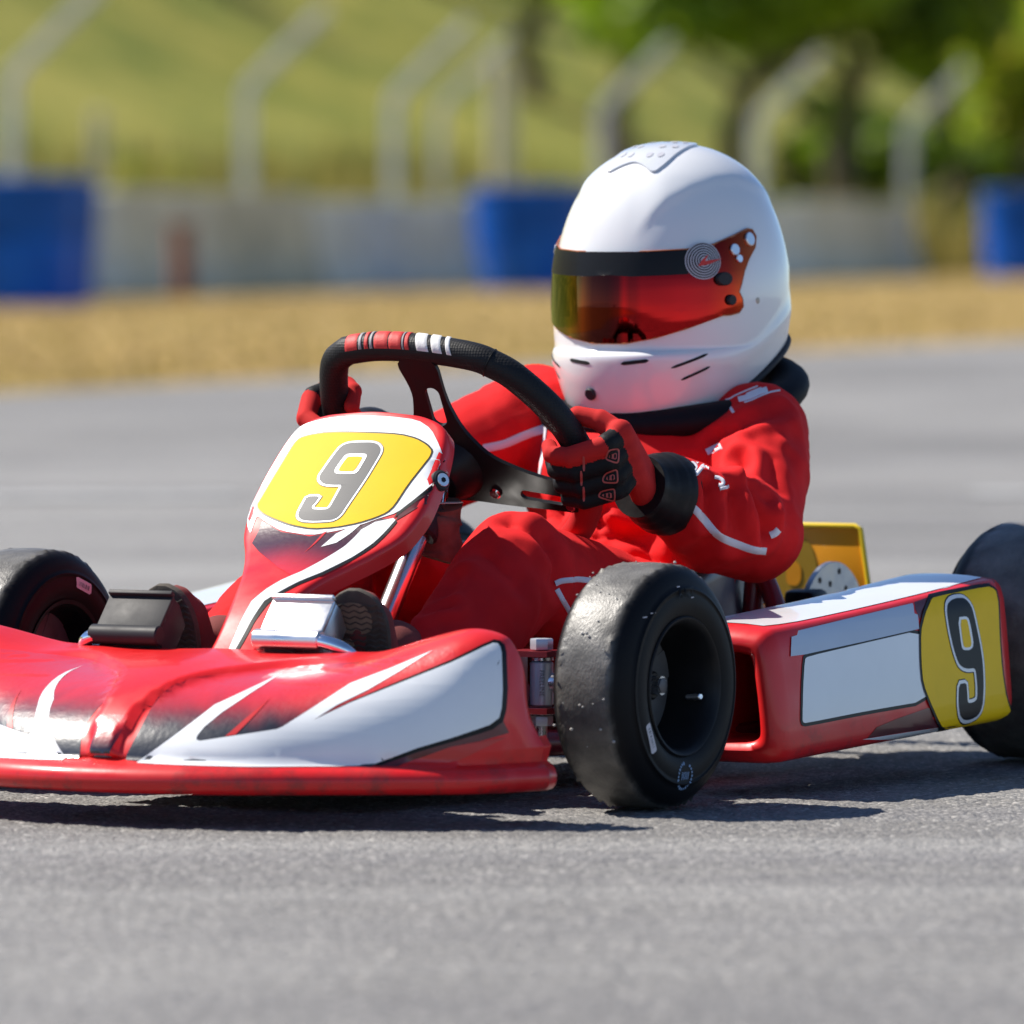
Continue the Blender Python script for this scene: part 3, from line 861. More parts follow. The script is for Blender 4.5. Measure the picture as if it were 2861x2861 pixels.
def tree(x, y, h, crown_r, label, seed, mats, n=3600, low=.45, cat='tree', group='trees on the slope behind the fence'):
    rnd = random.Random(seed); z = hill_z(x, y) - .2
    T = empty('tree' if cat == 'tree' else 'bush', None, (x, y, z)); tag(T, label, cat, group)
    if cat == 'tree':
        tr = [(0, 0, 0)]; 
        for k in range(1, 7): tr.append((rnd.uniform(-.12, .12) * k, rnd.uniform(-.1, .1) * k, h * .75 * k / 6))
        tube('trunk', tr, [h * .045 * (1 - .8 * k / 6) for k in range(7)], M_bark, T, n=10, smooth_path=14)
        for k in range(5):
            a = rnd.uniform(0, 6.28); b = V(tr[3 + k % 3]); e = b + V(math.cos(a) * crown_r * .7, math.sin(a) * crown_r * .7, h * .16)
            tube('limb', [b, (b + e) / 2 + V(0, 0, .15), e], [h * .018, h * .012, h * .005], M_bark, T, n=7, smooth_path=8)
    lobes = []
    for k in range(13):
        a = rnd.uniform(0, 6.28); q = crown_r * rnd.uniform(.15, .75)
        lobes.append(((q * math.cos(a), q * math.sin(a), h * rnd.uniform(low + .08, .92)), (crown_r * rnd.uniform(.28, .5), crown_r * rnd.uniform(.28, .5), h * rnd.uniform(.08, .16))))
    leaf_crown('crown', T, lobes, n, .16 if cat != 'tree' else .22, mats, seed)
    return T
def on_px(px, off): p = line(at_px(px, off), off); return p[0], p[1]
LM = L_mats
TREES = [  # bearing, distance behind fence, height, crown radius, label
    (1010, 15, 5.6, 2.2, 'bright green tree at the top centre left of the helmet', [LM[0], LM[1], LM[0]]),
    (1180, 10, 6.0, 2.4, 'dense bright green tree above the helmet', [LM[0], LM[1], LM[0]]), (1390, 8, 6.4, 2.6, 'broad bright green tree at the top right of the helmet', [LM[1], LM[0], LM[0]]),
    (1600, 8, 6.6, 2.8, 'broad shady tree between the two posts right of the helmet', [LM[2], LM[0], LM[2]]), (1800, 8, 6.4, 2.7, 'green tree at the upper right corner', [LM[1], LM[0], LM[1]]), (1960, 6, 4.6, 1.9, 'light green tree at the right picture edge', [LM[1], LM[1], LM[3]])]
for i, (px, off, h, cr, lab, mm) in enumerate(TREES):
    x, y = on_px(px, off); tree(x, y, h, cr, lab, 40 + i, mm, low=.42 if i < 1 else .47)
BUSH = [(1250, 6, 'low yellowish bush seen just above the helmet'), (1490, 7, 'low yellowish bush right behind the helmet'), (310, 9, 'low yellowish bush left of the second fence post'),
        (1600, 9, 'dark low bush between the two posts right of the helmet'), (1690, 8, 'dark low bush behind the farthest right post'), (1850, 8, 'dark low bush near the right picture edge'),
        (60, 22, 'olive bush high on the slope at the left edge'), (300, 24, 'olive bush high on the slope left of the second post'), (560, 23, 'olive bush high on the slope right of the second post'), (840, 20, 'olive bush high on the slope behind the twin posts')]
for i, (px, off, lab) in enumerate(BUSH):
    x, y = on_px(px, off); tree(x, y, 1.0 if i < 3 else (2.4 if i < 6 else (2.6 if i < 13 else 1.7)), 1.0 if i < 3 else (1.7 if i < 6 else (1.9 if i < 13 else 1.5)), lab, 80 + i, [LM[2], LM[2], LM[0]] if 3 <= i < 6 else [LM[3], LM[3], LM[1]], n=2200, low=.1, cat='bush', group='bushes behind the fence')
# ------------------------------------------------------------------ the kart
# local axes of the kart: x forward, y to the driver's left, z up; origin on the road under the front axle
TH = math.radians(29.0)
KART_LOC = (-0.193, 8.384, 0.0)
KART_ROT = (0.0, 0.0, math.atan2(-math.cos(TH), -math.sin(TH)))
kart = empty('go_kart', None, KART_LOC, KART_ROT)
tag(kart, 'red and white racing go-kart number 9 with black slick tyres', 'go-kart')

# ---- front fairing
NOSE_COLS = [  # lip x, y | crease x, y, z | pull point x, y, z | top edge x, y, z
    (.487, .000, .460, .000, .070, .425, .000, .150, .225, .000, .160),
    (.480, .075, .454, .072, .070, .420, .070, .150, .217, .070, .158),
    (.452, .145, .430, .139, .070, .402, .135, .150, .212, .130, .160),
    (.400, .210, .382, .200, .070, .372, .195, .158, .210, .190, .170),
    (.345, .270, .330, .260, .070, .330, .250, .175, .213, .240, .184),
    (.295, .325, .283, .315, .071, .292, .305, .187, .220, .293, .1953),
    (.262, .352, .252, .341, .072, .266, .335, .184, .213, .326, .190),
    (.240, .360, .232, .349, .073, .245, .345, .160, .206, .338, .176),
    (.225, .367, .217, .356, .074, .222, .352, .128, .201, .345, .152),
    (.212, .372, .205, .361, .075, .208, .357, .100, .199, .349, .112),
    (.203, .376, .197, .366, .076, .198, .364, .080, .194, .358, .086)]
RIDGE = [(.060, .0105), (.067, .012), (.095, .0185), (.113, .0225), (.126, .0285), (.134, .035), (.140, .044), (.145, .062), (.149, .085), (.153, .112), (.157, .150), (.161, .19), (.167, .25)]
def ridge_half(z):
    zz = [r[0] for r in RIDGE]; yy = [r[1] for r in RIDGE]
    return np.interp(z, zz, yy)

def nose_grid(ns=97, nt=40):
    H = np.array(NOSE_COLS)
    tp = np.array([0, 0, .15, .45, .8, 1, 1, 1, 1, 1, 1])          # the fenders flare forward and out
    for k in (0, 2, 5, 8): H[:, k] += .040 * tp; H[:, k + 1] += .0236 * tp
    for k in (4, 7, 10): H[:, k] += .0022 * tp
    full = np.vstack([H[::-1] * np.array([1, -1, 1, -1, 1, 1, -1, 1, 1, -1, 1]), H[1:]])
    C = catmull(full, ns)
    lipxy = C[:, :2]
    tan = np.gradient(lipxy, axis=0); tan /= np.linalg.norm(tan, axis=1)[:, None]
    nin = np.stack([-tan[:, 1], tan[:, 0]], 1)
    nin *= np.where((nin[:, 0] > 0), -1, 1)[:, None]          # points back into the kart
    rows = []
    for i in range(ns):
        L = C[i, :2]; n = nin[i]
        cx, cy, cz, px, py, pz, tx, ty, tz = C[i, 2:]
        prof = []
        def add(d, z): prof.append((L[0] + n[0] * d, L[1] + n[1] * d, z))
        add(.075, .040); add(.030, .034); add(.012, .033)
        for k in range(7):                                    # rounded lip
            a = -math.pi / 2 + k / 6 * math.pi * 0.86
            prof.append((L[0] + n[0] * (.013 - .013 * math.cos(a)), L[1] + n[1] * (.013 - .013 * math.cos(a)), .0465 + .0135 * math.sin(a)))
        c = V(cx, cy, cz); p = V(px, py, pz); t = V(tx, ty, tz)
        prof.append(tuple(V(L[0] + n[0] * .016, L[1] + n[1] * .016, .0625)))
        prof.append(tuple(c - V(-n[0] * .001, -n[1] * .001, .003)))
        for k in range(nt):
            s = k / (nt - 1)
            q = (1 - s) ** 2 * c + 2 * s * (1 - s) * p + s * s * t
            prof.append(tuple(q))
        for d, dz in ((.004, -.0005), (.008, -.003), (.010, -.008), (.011, -.03)):
            nb = V(-1.0, 0.0) if abs(ty) < .3 else V(-.8, -.6 * np.sign(ty))
            prof.append((t[0] + nb[0] * d, t[1] + nb[1] * d, t[2] + dz))
        rows.append(prof)
    G = np.array(rows)
    # raised centre section
    du = np.gradient(G, axis=0); dv = np.gradient(G, axis=1)
    nn = np.cross(du, dv); nn /= np.maximum(np.linalg.norm(nn, axis=2), 1e-9)[..., None]
    if nn[ns // 2, 30, 0] < 0: nn = -nn
    R_ = catmull(np.array(RIDGE)[:, ::-1], 140)                # (y, z) outline of the raised centre
    q = np.stack([np.abs(G[..., 1]), G[..., 2]], -1).reshape(-1, 2)
    a, b = R_[:-1], R_[1:]; d = b - a
    t = np.clip(((q[:, None] - a) * d).sum(-1) / (d * d).sum(-1), 0, 1)
    dist = np.linalg.norm(q[:, None] - (a + t[..., None] * d), axis=-1).min(1).reshape(G.shape[:2])
    sgn = np.where(ridge_half(G[..., 2]) > np.abs(G[..., 1]), 1, -1)
    w = sstep(-.0016, .0016, dist * sgn) * sstep(.064, .072, G[..., 2]) * (1 - sstep(.13, .20, np.abs(G[..., 1])))
    w[:, :9] = 0; w[:, -4:] = 0
    G = G + nn * (w * 0.0075)[..., None]
    return G

G = nose_grid(241, 60)
ns, npf = G.shape[:2]
nose = mesh('nose_fairing', G.reshape(-1, 3), grid_faces(ns, npf), M_red, kart, sharp=60)
# end returns, the flat ends of the moulding
for s, row in ((1, G[-1]), (-1, G[0])):
    back = row + V(-.020, -s * .003, 0)
    vs = np.vstack([row, back]); k = len(row)
    mesh('end_return', vs, [(i, i + 1, k + i + 1, k + i) for i in range(k - 1)], M_red, nose, sharp=50)

# ---- front number panel
NAS = [  # centre x, z | half width | flank depth
    (-.0846, .4080, .030, .010), (-.0830, .4065, .056, .016), (-.0775, .4005, .078, .022), (-.0680, .3900, .090, .020), (-.0480, .3685, .0970, .021), (-.0240, .3420, .1010, .021),
    (.0000, .3157, .1020, .021), (.0150, .2995, .0985, .021), (.0330, .2830, .0910, .021), (.0560, .2680, .0750, .021),
    (.0830, .2545, .0590, .021), (.1120, .2410, .0450, .021), (.1420, .2245, .0345, .021), (.1720, .2020, .0275, .021),
    (.2000, .1760, .0245, .021), (.2230, .1560, .0250, .021)]
def nassau_grid(nv=90, nu=41):
    A = catmull(NAS, nv)
    rows = []
    for i in range(nv):
        x, z, w, d = A[i]
        a = A[max(i - 1, 0)]; b = A[min(i + 1, nv - 1)]
        t = V(b[0] - a[0], b[1] - a[1]); t /= np.linalg.norm(t)
        n = V(-t[1], t[0])
        if n[0] < 0: n = -n
        row = []
        crown = 0.010 * min(1, w / .1)
        for k in range(nu):
            s = -1 + 2 * k / (nu - 1)
            e = abs(s)
            if e < .74:
                q = e / .74; yy = q * w; dep = crown * q * q * .7
            else:                                            # rolled edge, then the flank running back
                q = (e - .74) / .26
                r = .0065
                if q < .4:
                    an = q / .4 * math.pi / 2
                    yy = w + r * math.sin(an) * .9; dep = crown * .7 + r * (1 - math.cos(an))
                else:
                    yy = w + r * .9 + .002 * (q - .4) / .6; dep = crown * .7 + r + (d - r) * (q - .4) / .6
            row.append((x - n[0] * dep, .004 + math.copysign(yy, s), z - n[1] * dep))
        rows.append(row)
    return np.array(rows)
GN = nassau_grid()
nassau = mesh('front_number_panel', GN.reshape(-1, 3), grid_faces(*GN.shape[:2]), M_red, kart, sharp=70)
_e = GN[0]; _back = _e + V(-.02, 0, -.016)
mesh('top_return', np.vstack([_e, _back]), [(i, i + 1, 41 + i + 1, 41 + i) for i in range(40)], M_red, nassau)

# ---- side pods
POD_SEC = lambda yo, zb, zt: [  # outline of the pod across the kart, seen from the front, starting low outside
    (yo - .030, zb), (yo - .010, zb + .003), (yo, zb + .014), (yo - .001, zb + .05), (yo - .008, zt - .035), (yo - .012, zt - .014), (yo - .018, zt - .003),
    (yo - .028, zt + .001), (yo - .06, zt + .004), (yo - .105, zt + .0045), (yo - .122, zt + .002), (yo - .13, zt - .010), (yo - .13, zb + .05), (yo - .128, zb + .012), (yo - .118, zb + .002), (yo - .08, zb)]
def pod(side, name):
    xs = [-.205, -.212, -.225, -.27, -.33, -.40, -.47, -.54, -.61, -.66, -.69, -.705, -.712]
    n2 = 64
    rows = []
    for x in xs:
        f = (-.22 - x) / .47
        yo = .436 + .032 * f; zb = .034 + .021 * f; zt = .178 + .036 * f - .002 * math.sin(max(0, min(1, f)) * math.pi)
        P = np.array(POD_SEC(yo, zb, zt))
        c = P.mean(0)
        sh = 1.0
        if x > -.222: sh = {-.205: .86, -.212: .95}.get(x, 1.0)
        if x < -.70: sh = {-.705: .975, -.712: .90}.get(x, 1.0)
        P = c + (P - c) * sh
        L = catmull(np.vstack([P, P[:1]]), n2 + 1)[:-1]
        lean = (L[:, 1] - zb) * (.04 if x > -.3 else 0)          # the mouth leans back towards the top
        rows.append(np.stack([np.full(n2, x) + (lean * max(0, (x + .3) / .095) if x > -.3 else 0), L[:, 0] * side, L[:, 1]], 1))
    G = np.array(rows)
    vs = G.reshape(-1, 3); fs = grid_faces(len(xs), n2, wrap_v=True)
    vs = list(map(tuple, vs))
    fs.append(tuple(range((len(xs) - 1) * n2, len(xs) * n2)))
    # mouth: rounded lip, then a deep duct
    ring = G[0]; c = ring.mean(0)
    prev = 0
    hole = []
    for k in range(n2):
        v = ring[k] - c
        v2 = V(v[0], v[1], v[2])
        hole.append(c + v2)
    for (shy, shz, dx) in ((.86, .90, .004), (.70, .80, .001), (.64, .75, -.006), (.62, .735, -.03), (.60, .72, -.2)):
        base = len(vs)
        for k in range(n2):
            v = ring[k] - c
            vs.append((ring[k][0] + dx, c[1] + v[1] * shy, c[2] - .002 + v[2] * shz))
        for k in range(n2):
            fs.append((prev + k, prev + (k + 1) % n2, base + (k + 1) % n2, base + k))
        prev = base
    fs.append(tuple(prev + k for k in range(n2)))
    bm = bmesh.new()
    bv = [bm.verts.new(v) for v in vs]
    for f in fs: bm.faces.new([bv[i] for i in f])
    return bm_obj(name, bm, M_red, kart, sharp=60)
podL = pod(1, 'side_pod')
podR = pod(-1, 'side_pod')

# ---- wheels
def tyre_profile(w, r, bead=.069):
    h = w / 2
    half = [(0, r), (h * .30, r - .0004), (h * .52, r - .0014), (h * .66, r - .0040), (h * .78, r - .0090), (h * .88, r - .0165), (h * .95, r - .026),
            (h * .985, r - .0262), (h * .99, r - .0275), (h * .97, r - .0282), (h * 1.0, r - .036), (h * 1.0, r - .044), (h * .965, bead + .008), (h * .93, bead + .004), (h * .88, bead), (h * .80, bead - .003)]
    L = [(-a, b) for a, b in half[::-1]] + half[1:]
    return L
def wheel(name, x, y, r, w, steer, side, spin=0.0, ragged=1.0, label=None):
    W = empty(name, kart, (x, y, r), (0, 0, steer))
    if label: W['label'] = label
    prof = []
    P = tyre_profile(w, r)
    for i in range(len(P) - 1):                                   # refine
        for k in range(2): prof.append(tuple(V(P[i]) + (V(P[i + 1]) - V(P[i])) * k / 2))
    prof.append(P[-1])
    n = 220
    vs, fs = lathe_vf(prof, n)
    A = np.array(vs).reshape(n, len(prof), 3)
    h = np.array([p[0] for p in prof]) / (w / 2)
    wear = np.zeros((n, len(prof)))
    for k in range(n):
        a = 2 * math.pi * k / n
        cx, sz = math.cos(a), math.sin(a)
        for j in range(len(prof)):
            e = abs(h[j])
            edge = .60 + .045 * noise.noise((cx * 3, sz * 3, 3.1 + np.sign(h[j]))) + .03 * noise.noise((cx * 11, sz * 11, 7 + np.sign(h[j])))
            wv = 1 - sstep(edge - .03, edge + .05, e)
            band = math.exp(-((e - edge) / .055) ** 2)
            rag = noise.fractal((cx * 13, sz * 13, h[j] * 9), 0.7, 2.2, 5)
            g = .0036 * ragged * band * (abs(rag) * 1.7 - .25)
            g += .0005 * wv * noise.noise((cx * 22, sz * 22, h[j] * 8))
            rr = math.hypot(A[k, j, 0], A[k, j, 2])
            A[k, j, 0] += cx * g; A[k, j, 2] += sz * g
            if e < .97 and rr > r * .8: wear[k, j] = max(wv * (.8 + .5 * noise.noise((cx * 5, sz * 5, h[j] * 2))), band * .45)
    # flat contact patch
    A[..., 2] = np.maximum(A[..., 2], -r + .0008)
    t = mesh('tyre', A.reshape(-1, 3), fs, M_tyre, W, sharp=70)
    at = t.data.attributes.new('wear', 'FLOAT', 'POINT'); at.data.foreach_set('value', wear.reshape(-1).astype(np.float32))
    t.rotation_euler = (0, spin, 0) if False else (0, 0, 0)
    # rim: two flanges, deep barrel, spider with three spokes
    o = side; hw = w / 2
    fl = [(o * (hw * .80), .0655), (o * (hw * .88), .0705), (o * (hw * .90), .0725), (o * (hw * .955), .0735), (o * (hw * .985), .0720), (o * (hw * .97), .0695),
          (o * (hw * .86), .0660), (o * (hw * .60), .0630), (o * (hw * .20), .0612), (-o * (hw * .30), .0600), (-o * (hw * .95), .0690), (-o * (hw * .97), .0735), (-o * (hw * .88), .0715), (-o * (hw * .8), .0660)]
    rim = lathe('rim', fl, M_rim, W, n=72, sharp=50)
    yc = -o * hw * .22
    bm = bmesh.new()
    def disc(bm, prof2):
        v, f = lathe_vf(prof2, 40)
        bv = [bm.verts.new(p) for p in v]
        for q in f: bm.faces.new([bv[i] for i in q])
    disc(bm, [(yc + .003, .0005), (yc + .003, .056), (yc + .002, .0605), (yc - .003, .0605), (yc - .003, .0005)])
    for k in range(3):
        a = spin + k * 2 * math.pi / 3
        R = Matrix.Rotation(-a, 4, 'Y')
        M = R @ Matrix.Translation((.045, yc, 0))
        box_bm(bm, (0, 0, 0), (1, 1, 1), None, 0)
        vv = [v for v in bm.verts][-8:]
        bmesh.ops.transform(bm, matrix=M @ Matrix.Diagonal((.034, .007, .030, 1)), verts=vv)
    bm_obj('spider', bm, M_spider, W, sharp=40)
    lathe('hub', [(yc + o * .001, .0005), (yc + o * .022, .0005), (yc + o * .022, .013), (yc + o * .020, .015), (yc + o * .001, .016)], M_blackmetal, W, n=24)
    nut = []
    for k in range(6):
        a = k * math.pi / 3
        nut.append((.009 * math.cos(a), .009 * math.sin(a)))
    prism('axle_nut', nut, .012, (0, yc + o * .027, 0), (1, 0, 0), (0, 0, 1), M_darksteel, W, bev=.001)
    for k in range(3):
        a = spin + k * 2 * math.pi / 3 + .1
        cyl_between('rim_bolt', (.022 * math.cos(a), yc + o * .002, .022 * math.sin(a)), (.022 * math.cos(a), yc + o * .009, .022 * math.sin(a)), .0042, M_steel, W, n=10, bev=.0008)
    a = spin + 2.7
    cyl_between('valve_stem', (.058 * math.cos(a), o * hw * .35, .058 * math.sin(a)), (.052 * math.cos(a), o * hw * .75, .052 * math.sin(a)), .0034, M_steel, W, n=10, bev=.0008)
    return W, t
FR = .1285
STEER = math.radians(-3.0)
wFL, tFL = wheel('front_wheel', 0, .38, FR, .100, STEER, 1, spin=.7)
wFR, tFR = wheel('front_wheel', 0, -.38, FR, .100, STEER, -1, spin=2.1)
wRL, tRL = wheel('rear_wheel', -.89, .425, .136, .168, 0, 1, spin=.3, ragged=.6)
wRR, tRR = wheel('rear_wheel', -.89, -.425, .136, .168, 0, -1, spin=1.3, ragged=.6)

# ---- steering wheel
SW_T = math.radians(35)
HUB = V(-.2682, 0, .3497)
SW_N = V(-math.cos(SW_T), 0, math.sin(SW_T)); SW_U = V(math.sin(SW_T), 0, math.cos(SW_T)); SW_L = V(0, 1, 0)
def sw(a, b, c=0.0): return HUB + a * SW_L + b * SW_U + c * SW_N
steer = empty('steering_wheel', kart)
RIM2 = [(-.086, .1495), (-.045, .1550), (.008, .1530), (.064, .1440), (.090, .133), (.116, .112), (.149, .062), (.163, .0), (.150, -.055), (.122, -.095), (.080, -.126), (.03, -.138), (-.03, -.136), (-.075, -.118), (-.108, -.084), (-.127, -.04), (-.133, .02), (-.127, .068), (-.119, .102), (-.106, .134)]
rimc = catmull(RIM2 + RIM2[:1], 145)[:-1]
rad = np.full(len(rimc), .0158)
path = np.array([sw(a, b) for a, b in rimc])
ang = np.unwrap(np.arctan2(rimc[:, 1], rimc[:, 0]))
v_, f_ = tube_vf(path, rad, 18, closed=True)
fm = []
for i in range(len(path)):
    a, b = rimc[i]
    red = b < -.012
    fm += [1 if red else 0] * 18
M_grip = mat('black_grip_rubber', (0.008, 0.008, 0.009), rough=0.55, spec=.3)
def dimple(m):
    nt = m.node_tree; N = nt.nodes; L = nt.links
    tc = N.new('ShaderNodeTexCoord'); vo = N.new('ShaderNodeTexVoronoi'); vo.inputs['Scale'].default_value = 330; vo.inputs['Randomness'].default_value = 0.15
    L.new(tc.outputs['Object'], vo.inputs['Vector'])
    bp = N.new('ShaderNodeBump'); bp.inputs['Strength'].default_value = 0.5; bp.inputs['Distance'].default_value = 0.001; bp.invert = True
    L.new(vo.outputs['Distance'], bp.inputs['Height']); L.new(bp.outputs[0], N['Principled BSDF'].inputs['Normal'])
dimple(M_grip)
M_redsuede = cloth('red_rim_suede', (0.42, 0.012, 0.014), 1800)
rim_o = mesh('grip_rim', v_, f_, M_grip, steer, mats=[M_grip, M_redsuede], fmat=fm, sharp=60)
_t = rimc[(rimc[:, 1] > .10)]; _t = _t[np.argsort(_t[:, 0])]; TOPA, TOPB = _t[:, 0], _t[:, 1]
def band(name, a0, a1, skew, m, up=.95):
    """raised inlay on the sun side of the top bar between lateral positions a0 and a1."""
    vs = []; nu, nk = 8, 13
    for i in range(nu):
        for k in range(nk):
            th = math.radians(-78 + 140 * k / (nk - 1))          # around the tube, 0 = straight up in the wheel plane
            a = a0 + (a1 - a0) * i / (nu - 1) + skew * (th / 1.2)
            j = np.argmin(np.abs(rimc[:, 0] - a) + (rimc[:, 1] < .09) * 9)
            bb = np.interp(a, TOPA, TOPB)
            e = min(i, nu - 1 - i, k, nk - 1 - k)
            r = .0158 + (.0002 if e == 0 else .0011)
            vs.append(sw(a, bb) + r * (math.cos(th) * SW_U - math.sin(th) * SW_N))
    return mesh(name, vs, grid_faces(nu, nk), m, rim_o, sharp=70)
M_inlay_r = mat('red_rubber_inlay', (0.60, 0.035, 0.03), rough=0.6, bump=.3, bump_scale=400)
M_inlay_w = mat('white_rubber_inlay', (0.72, 0.71, 0.69), rough=0.6, bump=.3, bump_scale=400)
M_inlay_g = mat('grey_rubber_inlay', (0.30, 0.29, 0.29), rough=0.6)
for a0, a1, m in ((-.082, -.066, M_inlay_r), (-.0565, -.0515, M_inlay_r), (-.044, -.027, M_inlay_r), (-.0255, -.0105, M_inlay_r), (-.006, -.001, M_inlay_r)):
    band('grip_inlay', a0, a1, .003, m)
for a0, a1 in ((-.0640, -.0600), (-.0495, -.0460), (-.0092, -.0070)):
    band('grip_inlay', a0, a1, .003, M_inlay_g)
for a0, a1 in ((.006, .020), (.0245, .036), (.0415, .047)):
    band('grip_inlay', a0, a1, .006, M_inlay_w)
# seams where the grip covering is glued
for (i, nm) in ((28, 'seam'), (118, 'seam')):
    T_, N_, B_ = frames(path, True)
    ring = [path[i] + .0161 * (math.cos(t) * N_[i] + math.sin(t) * B_[i]) for t in np.linspace(0, 2 * math.pi, 24, endpoint=False)]
    tube('grip_seam', ring, .0007, M_blackmetal, rim_o, n=6, closed=True)
# spoke plate: hub with three arms, slotted
def plate_poly(pts, it=2): return round_poly(pts, it=it)
def slot(a, b, w):
    a, b = V(a), V(b); d = b - a; d /= np.linalg.norm(d); n = V(-d[1], d[0])
    out = []
    for k in range(9):
        t = math.pi / 2 + math.pi * k / 8; out.append(a + w * (math.cos(t) * d + math.sin(t) * n))
    for k in range(9):
        t = -math.pi / 2 + math.pi * k / 8; out.append(b + w * (math.cos(t) * d + math.sin(t) * n))
    return [tuple(p) for p in out]
def plate_with_holes(name, outer, holes, thick, mtl, parent, fr):
    loops = [outer] + holes
    flat = [p for l in loops for p in l]
    tri = tessellate_polygon([[Vector((p[0], p[1], 0)) for p in l] for l in loops])
    bm = bmesh.new()
    lo = [bm.verts.new(tuple(fr(p[0], p[1], -thick / 2))) for p in flat]
    hi = [bm.verts.new(tuple(fr(p[0], p[1], thick / 2))) for p in flat]
    for t in tri:
        try:
            bm.faces.new([lo[i] for i in t[::-1]]); bm.faces.new([hi[i] for i in t])
        except ValueError: pass
    o = 0
    for l in loops:
        n = len(l)
        for i in range(n):
            a, b = o + i, o + (i + 1) % n
            bm.faces.new((lo[a], lo[b], hi[b], hi[a]))
        o += n
    bmesh.ops.remove_doubles(bm, verts=bm.verts, dist=1e-6)
    return bm_obj(name, bm, mtl, parent, sharp=30)
outer = round_poly([(-.022, .150), (.030, .150), (.026, .095), (.033, .055), (.055, .018), (.100, -.006), (.156, -.022), (.150, -.058), (.105, -.052), (.060, -.048), (.020, -.042),
         (-.020, -.042), (-.060, -.048), (-.095, -.046), (-.122, -.042), (-.128, -.008), (-.090, .004), (-.055, .018), (-.033, .045), (-.020, .075), (-.012, .105)], it=2)
fr_sw = lambda a, b, c: sw(a, b, c - .012)
plate_with_holes('spoke_plate', outer, [slot((.010, .068), (.012, .102), .0085)[::-1], slot((.085, -.033), (.125, -.040), .006)[::-1], slot((-.075, -.026), (-.105, -.028), .006)[::-1]], .005, M_blackmetal, steer, fr_sw)
for a in range(3):
    t = math.radians(90 + a * 120)
    q = sw(.028 * math.cos(t), .028 * math.sin(t), -.0095); cyl_between('hub_bolt', q - SW_N * .012, q + SW_N * .004, .0065, M_steel, steer, n=12, bev=.001)
q = sw(.049, -.030, -.0142); cyl_between('spoke_bolt', q, q - SW_N * .005, .0068, M_chrome, steer, n=14, bev=.0015)
q = sw(.138, -.046, -.0142); cyl_between('spoke_bolt', q, q - SW_N * .005, .0060, M_chrome, steer, n=14, bev=.0015)
CD = V(-.6386, 0, .7696)                                          # steering column direction
hubbase = HUB - SW_N * .012
lathe_pts = [hubbase - SW_N * .030, hubbase - SW_N * .026, hubbase - SW_N * .004, hubbase]
v_, f_ = tube_vf(lathe_pts, [.020, .026, .040, .042], 24); mesh('hub_boss', v_, f_, M_blackmetal, steer, sharp=40)
# ---- column with foam sleeve
coltop = V(-.2395, 0, .3330); colbot = V(-.030, 0, .0805)
cyl_between('steering_column', coltop, colbot, .0125, M_colchrome, kart, n=24)
cc = V(-.1865, 0, .2695)
cyl_between('column_bush', cc, cc + CD * .040, .021, M_blackplast, kart, n=24, bev=.003)
q = cc + CD * .010 + V(.010, .016, .006)
box('column_clamp', tuple(cc + CD * .012 + V(.016, -.010, .010)), (.02, .02, .02), M_blackplast, kart, bev=.003)
cyl_between('clamp_bolt', tuple(cc + CD * .012 + V(.018, -.030, .012)), tuple(cc + CD * .012 + V(.018, -.018, .012)), .006, M_steel, kart, n=10, bev=.001)
# foam knee pad wrapped round the column
fp = []
fr_ = []
for k in range(14):
    s = k / 13; fp.append(V(-.2225, .003, .2440) + V(.0035, 0, .062) * s + V(-.002 * math.sin(s * 9), .002 * math.sin(s * 7), 0))
    fr_.append(.0275 + .0025 * math.sin(s * 11 + 1) + .003 * s)
foam = tube('foam_pad', fp, fr_, M_foam, kart, n=28)
lathe('foam_core', [(.0, .030), (.001, .0295), (.0014, .014), (.0, .013)], M_foamtop, foam, n=28, axis='z', centre=tuple(fp[-1]))
cyl_between('column_stub', tuple(fp[-1] + V(.0, 0, -.02)), tuple(fp[-1] + V(-.010, 0, .02)), .010, M_chrome, foam, n=16)
# screw fixing the number panel
sb = V(-.046, .104, .3335)
cyl_between('panel_screw', tuple(sb + V(.000, -.006, -.000)), tuple(sb + V(.006, .010, .004)), .0115, M_blackplast, nassau, n=24, bev=.002)
cyl_between('screw_head', tuple(sb + V(.006, .010, .004)), tuple(sb + V(.0068, .0118, .0045)), .0075, M_alu, nassau, n=24, bev=.0006)
cyl_between('screw_socket', tuple(sb + V(.0068, .0118, .0045)), tuple(sb + V(.0070, .0123, .0047)), .0030, M_blackmetal, nassau, n=6)
# bracket behind the panel
tube('panel_bracket', [(-.165, 0, .258), (-.120, .03, .300), (-.075, .095, .330)], .006, M_blackmetal, kart, smooth_path=10)
tube('panel_bracket', [(-.165, 0, .258), (-.120, -.03, .300), (-.075, -.095, .330)], .006, M_blackmetal, kart, smooth_path=10)

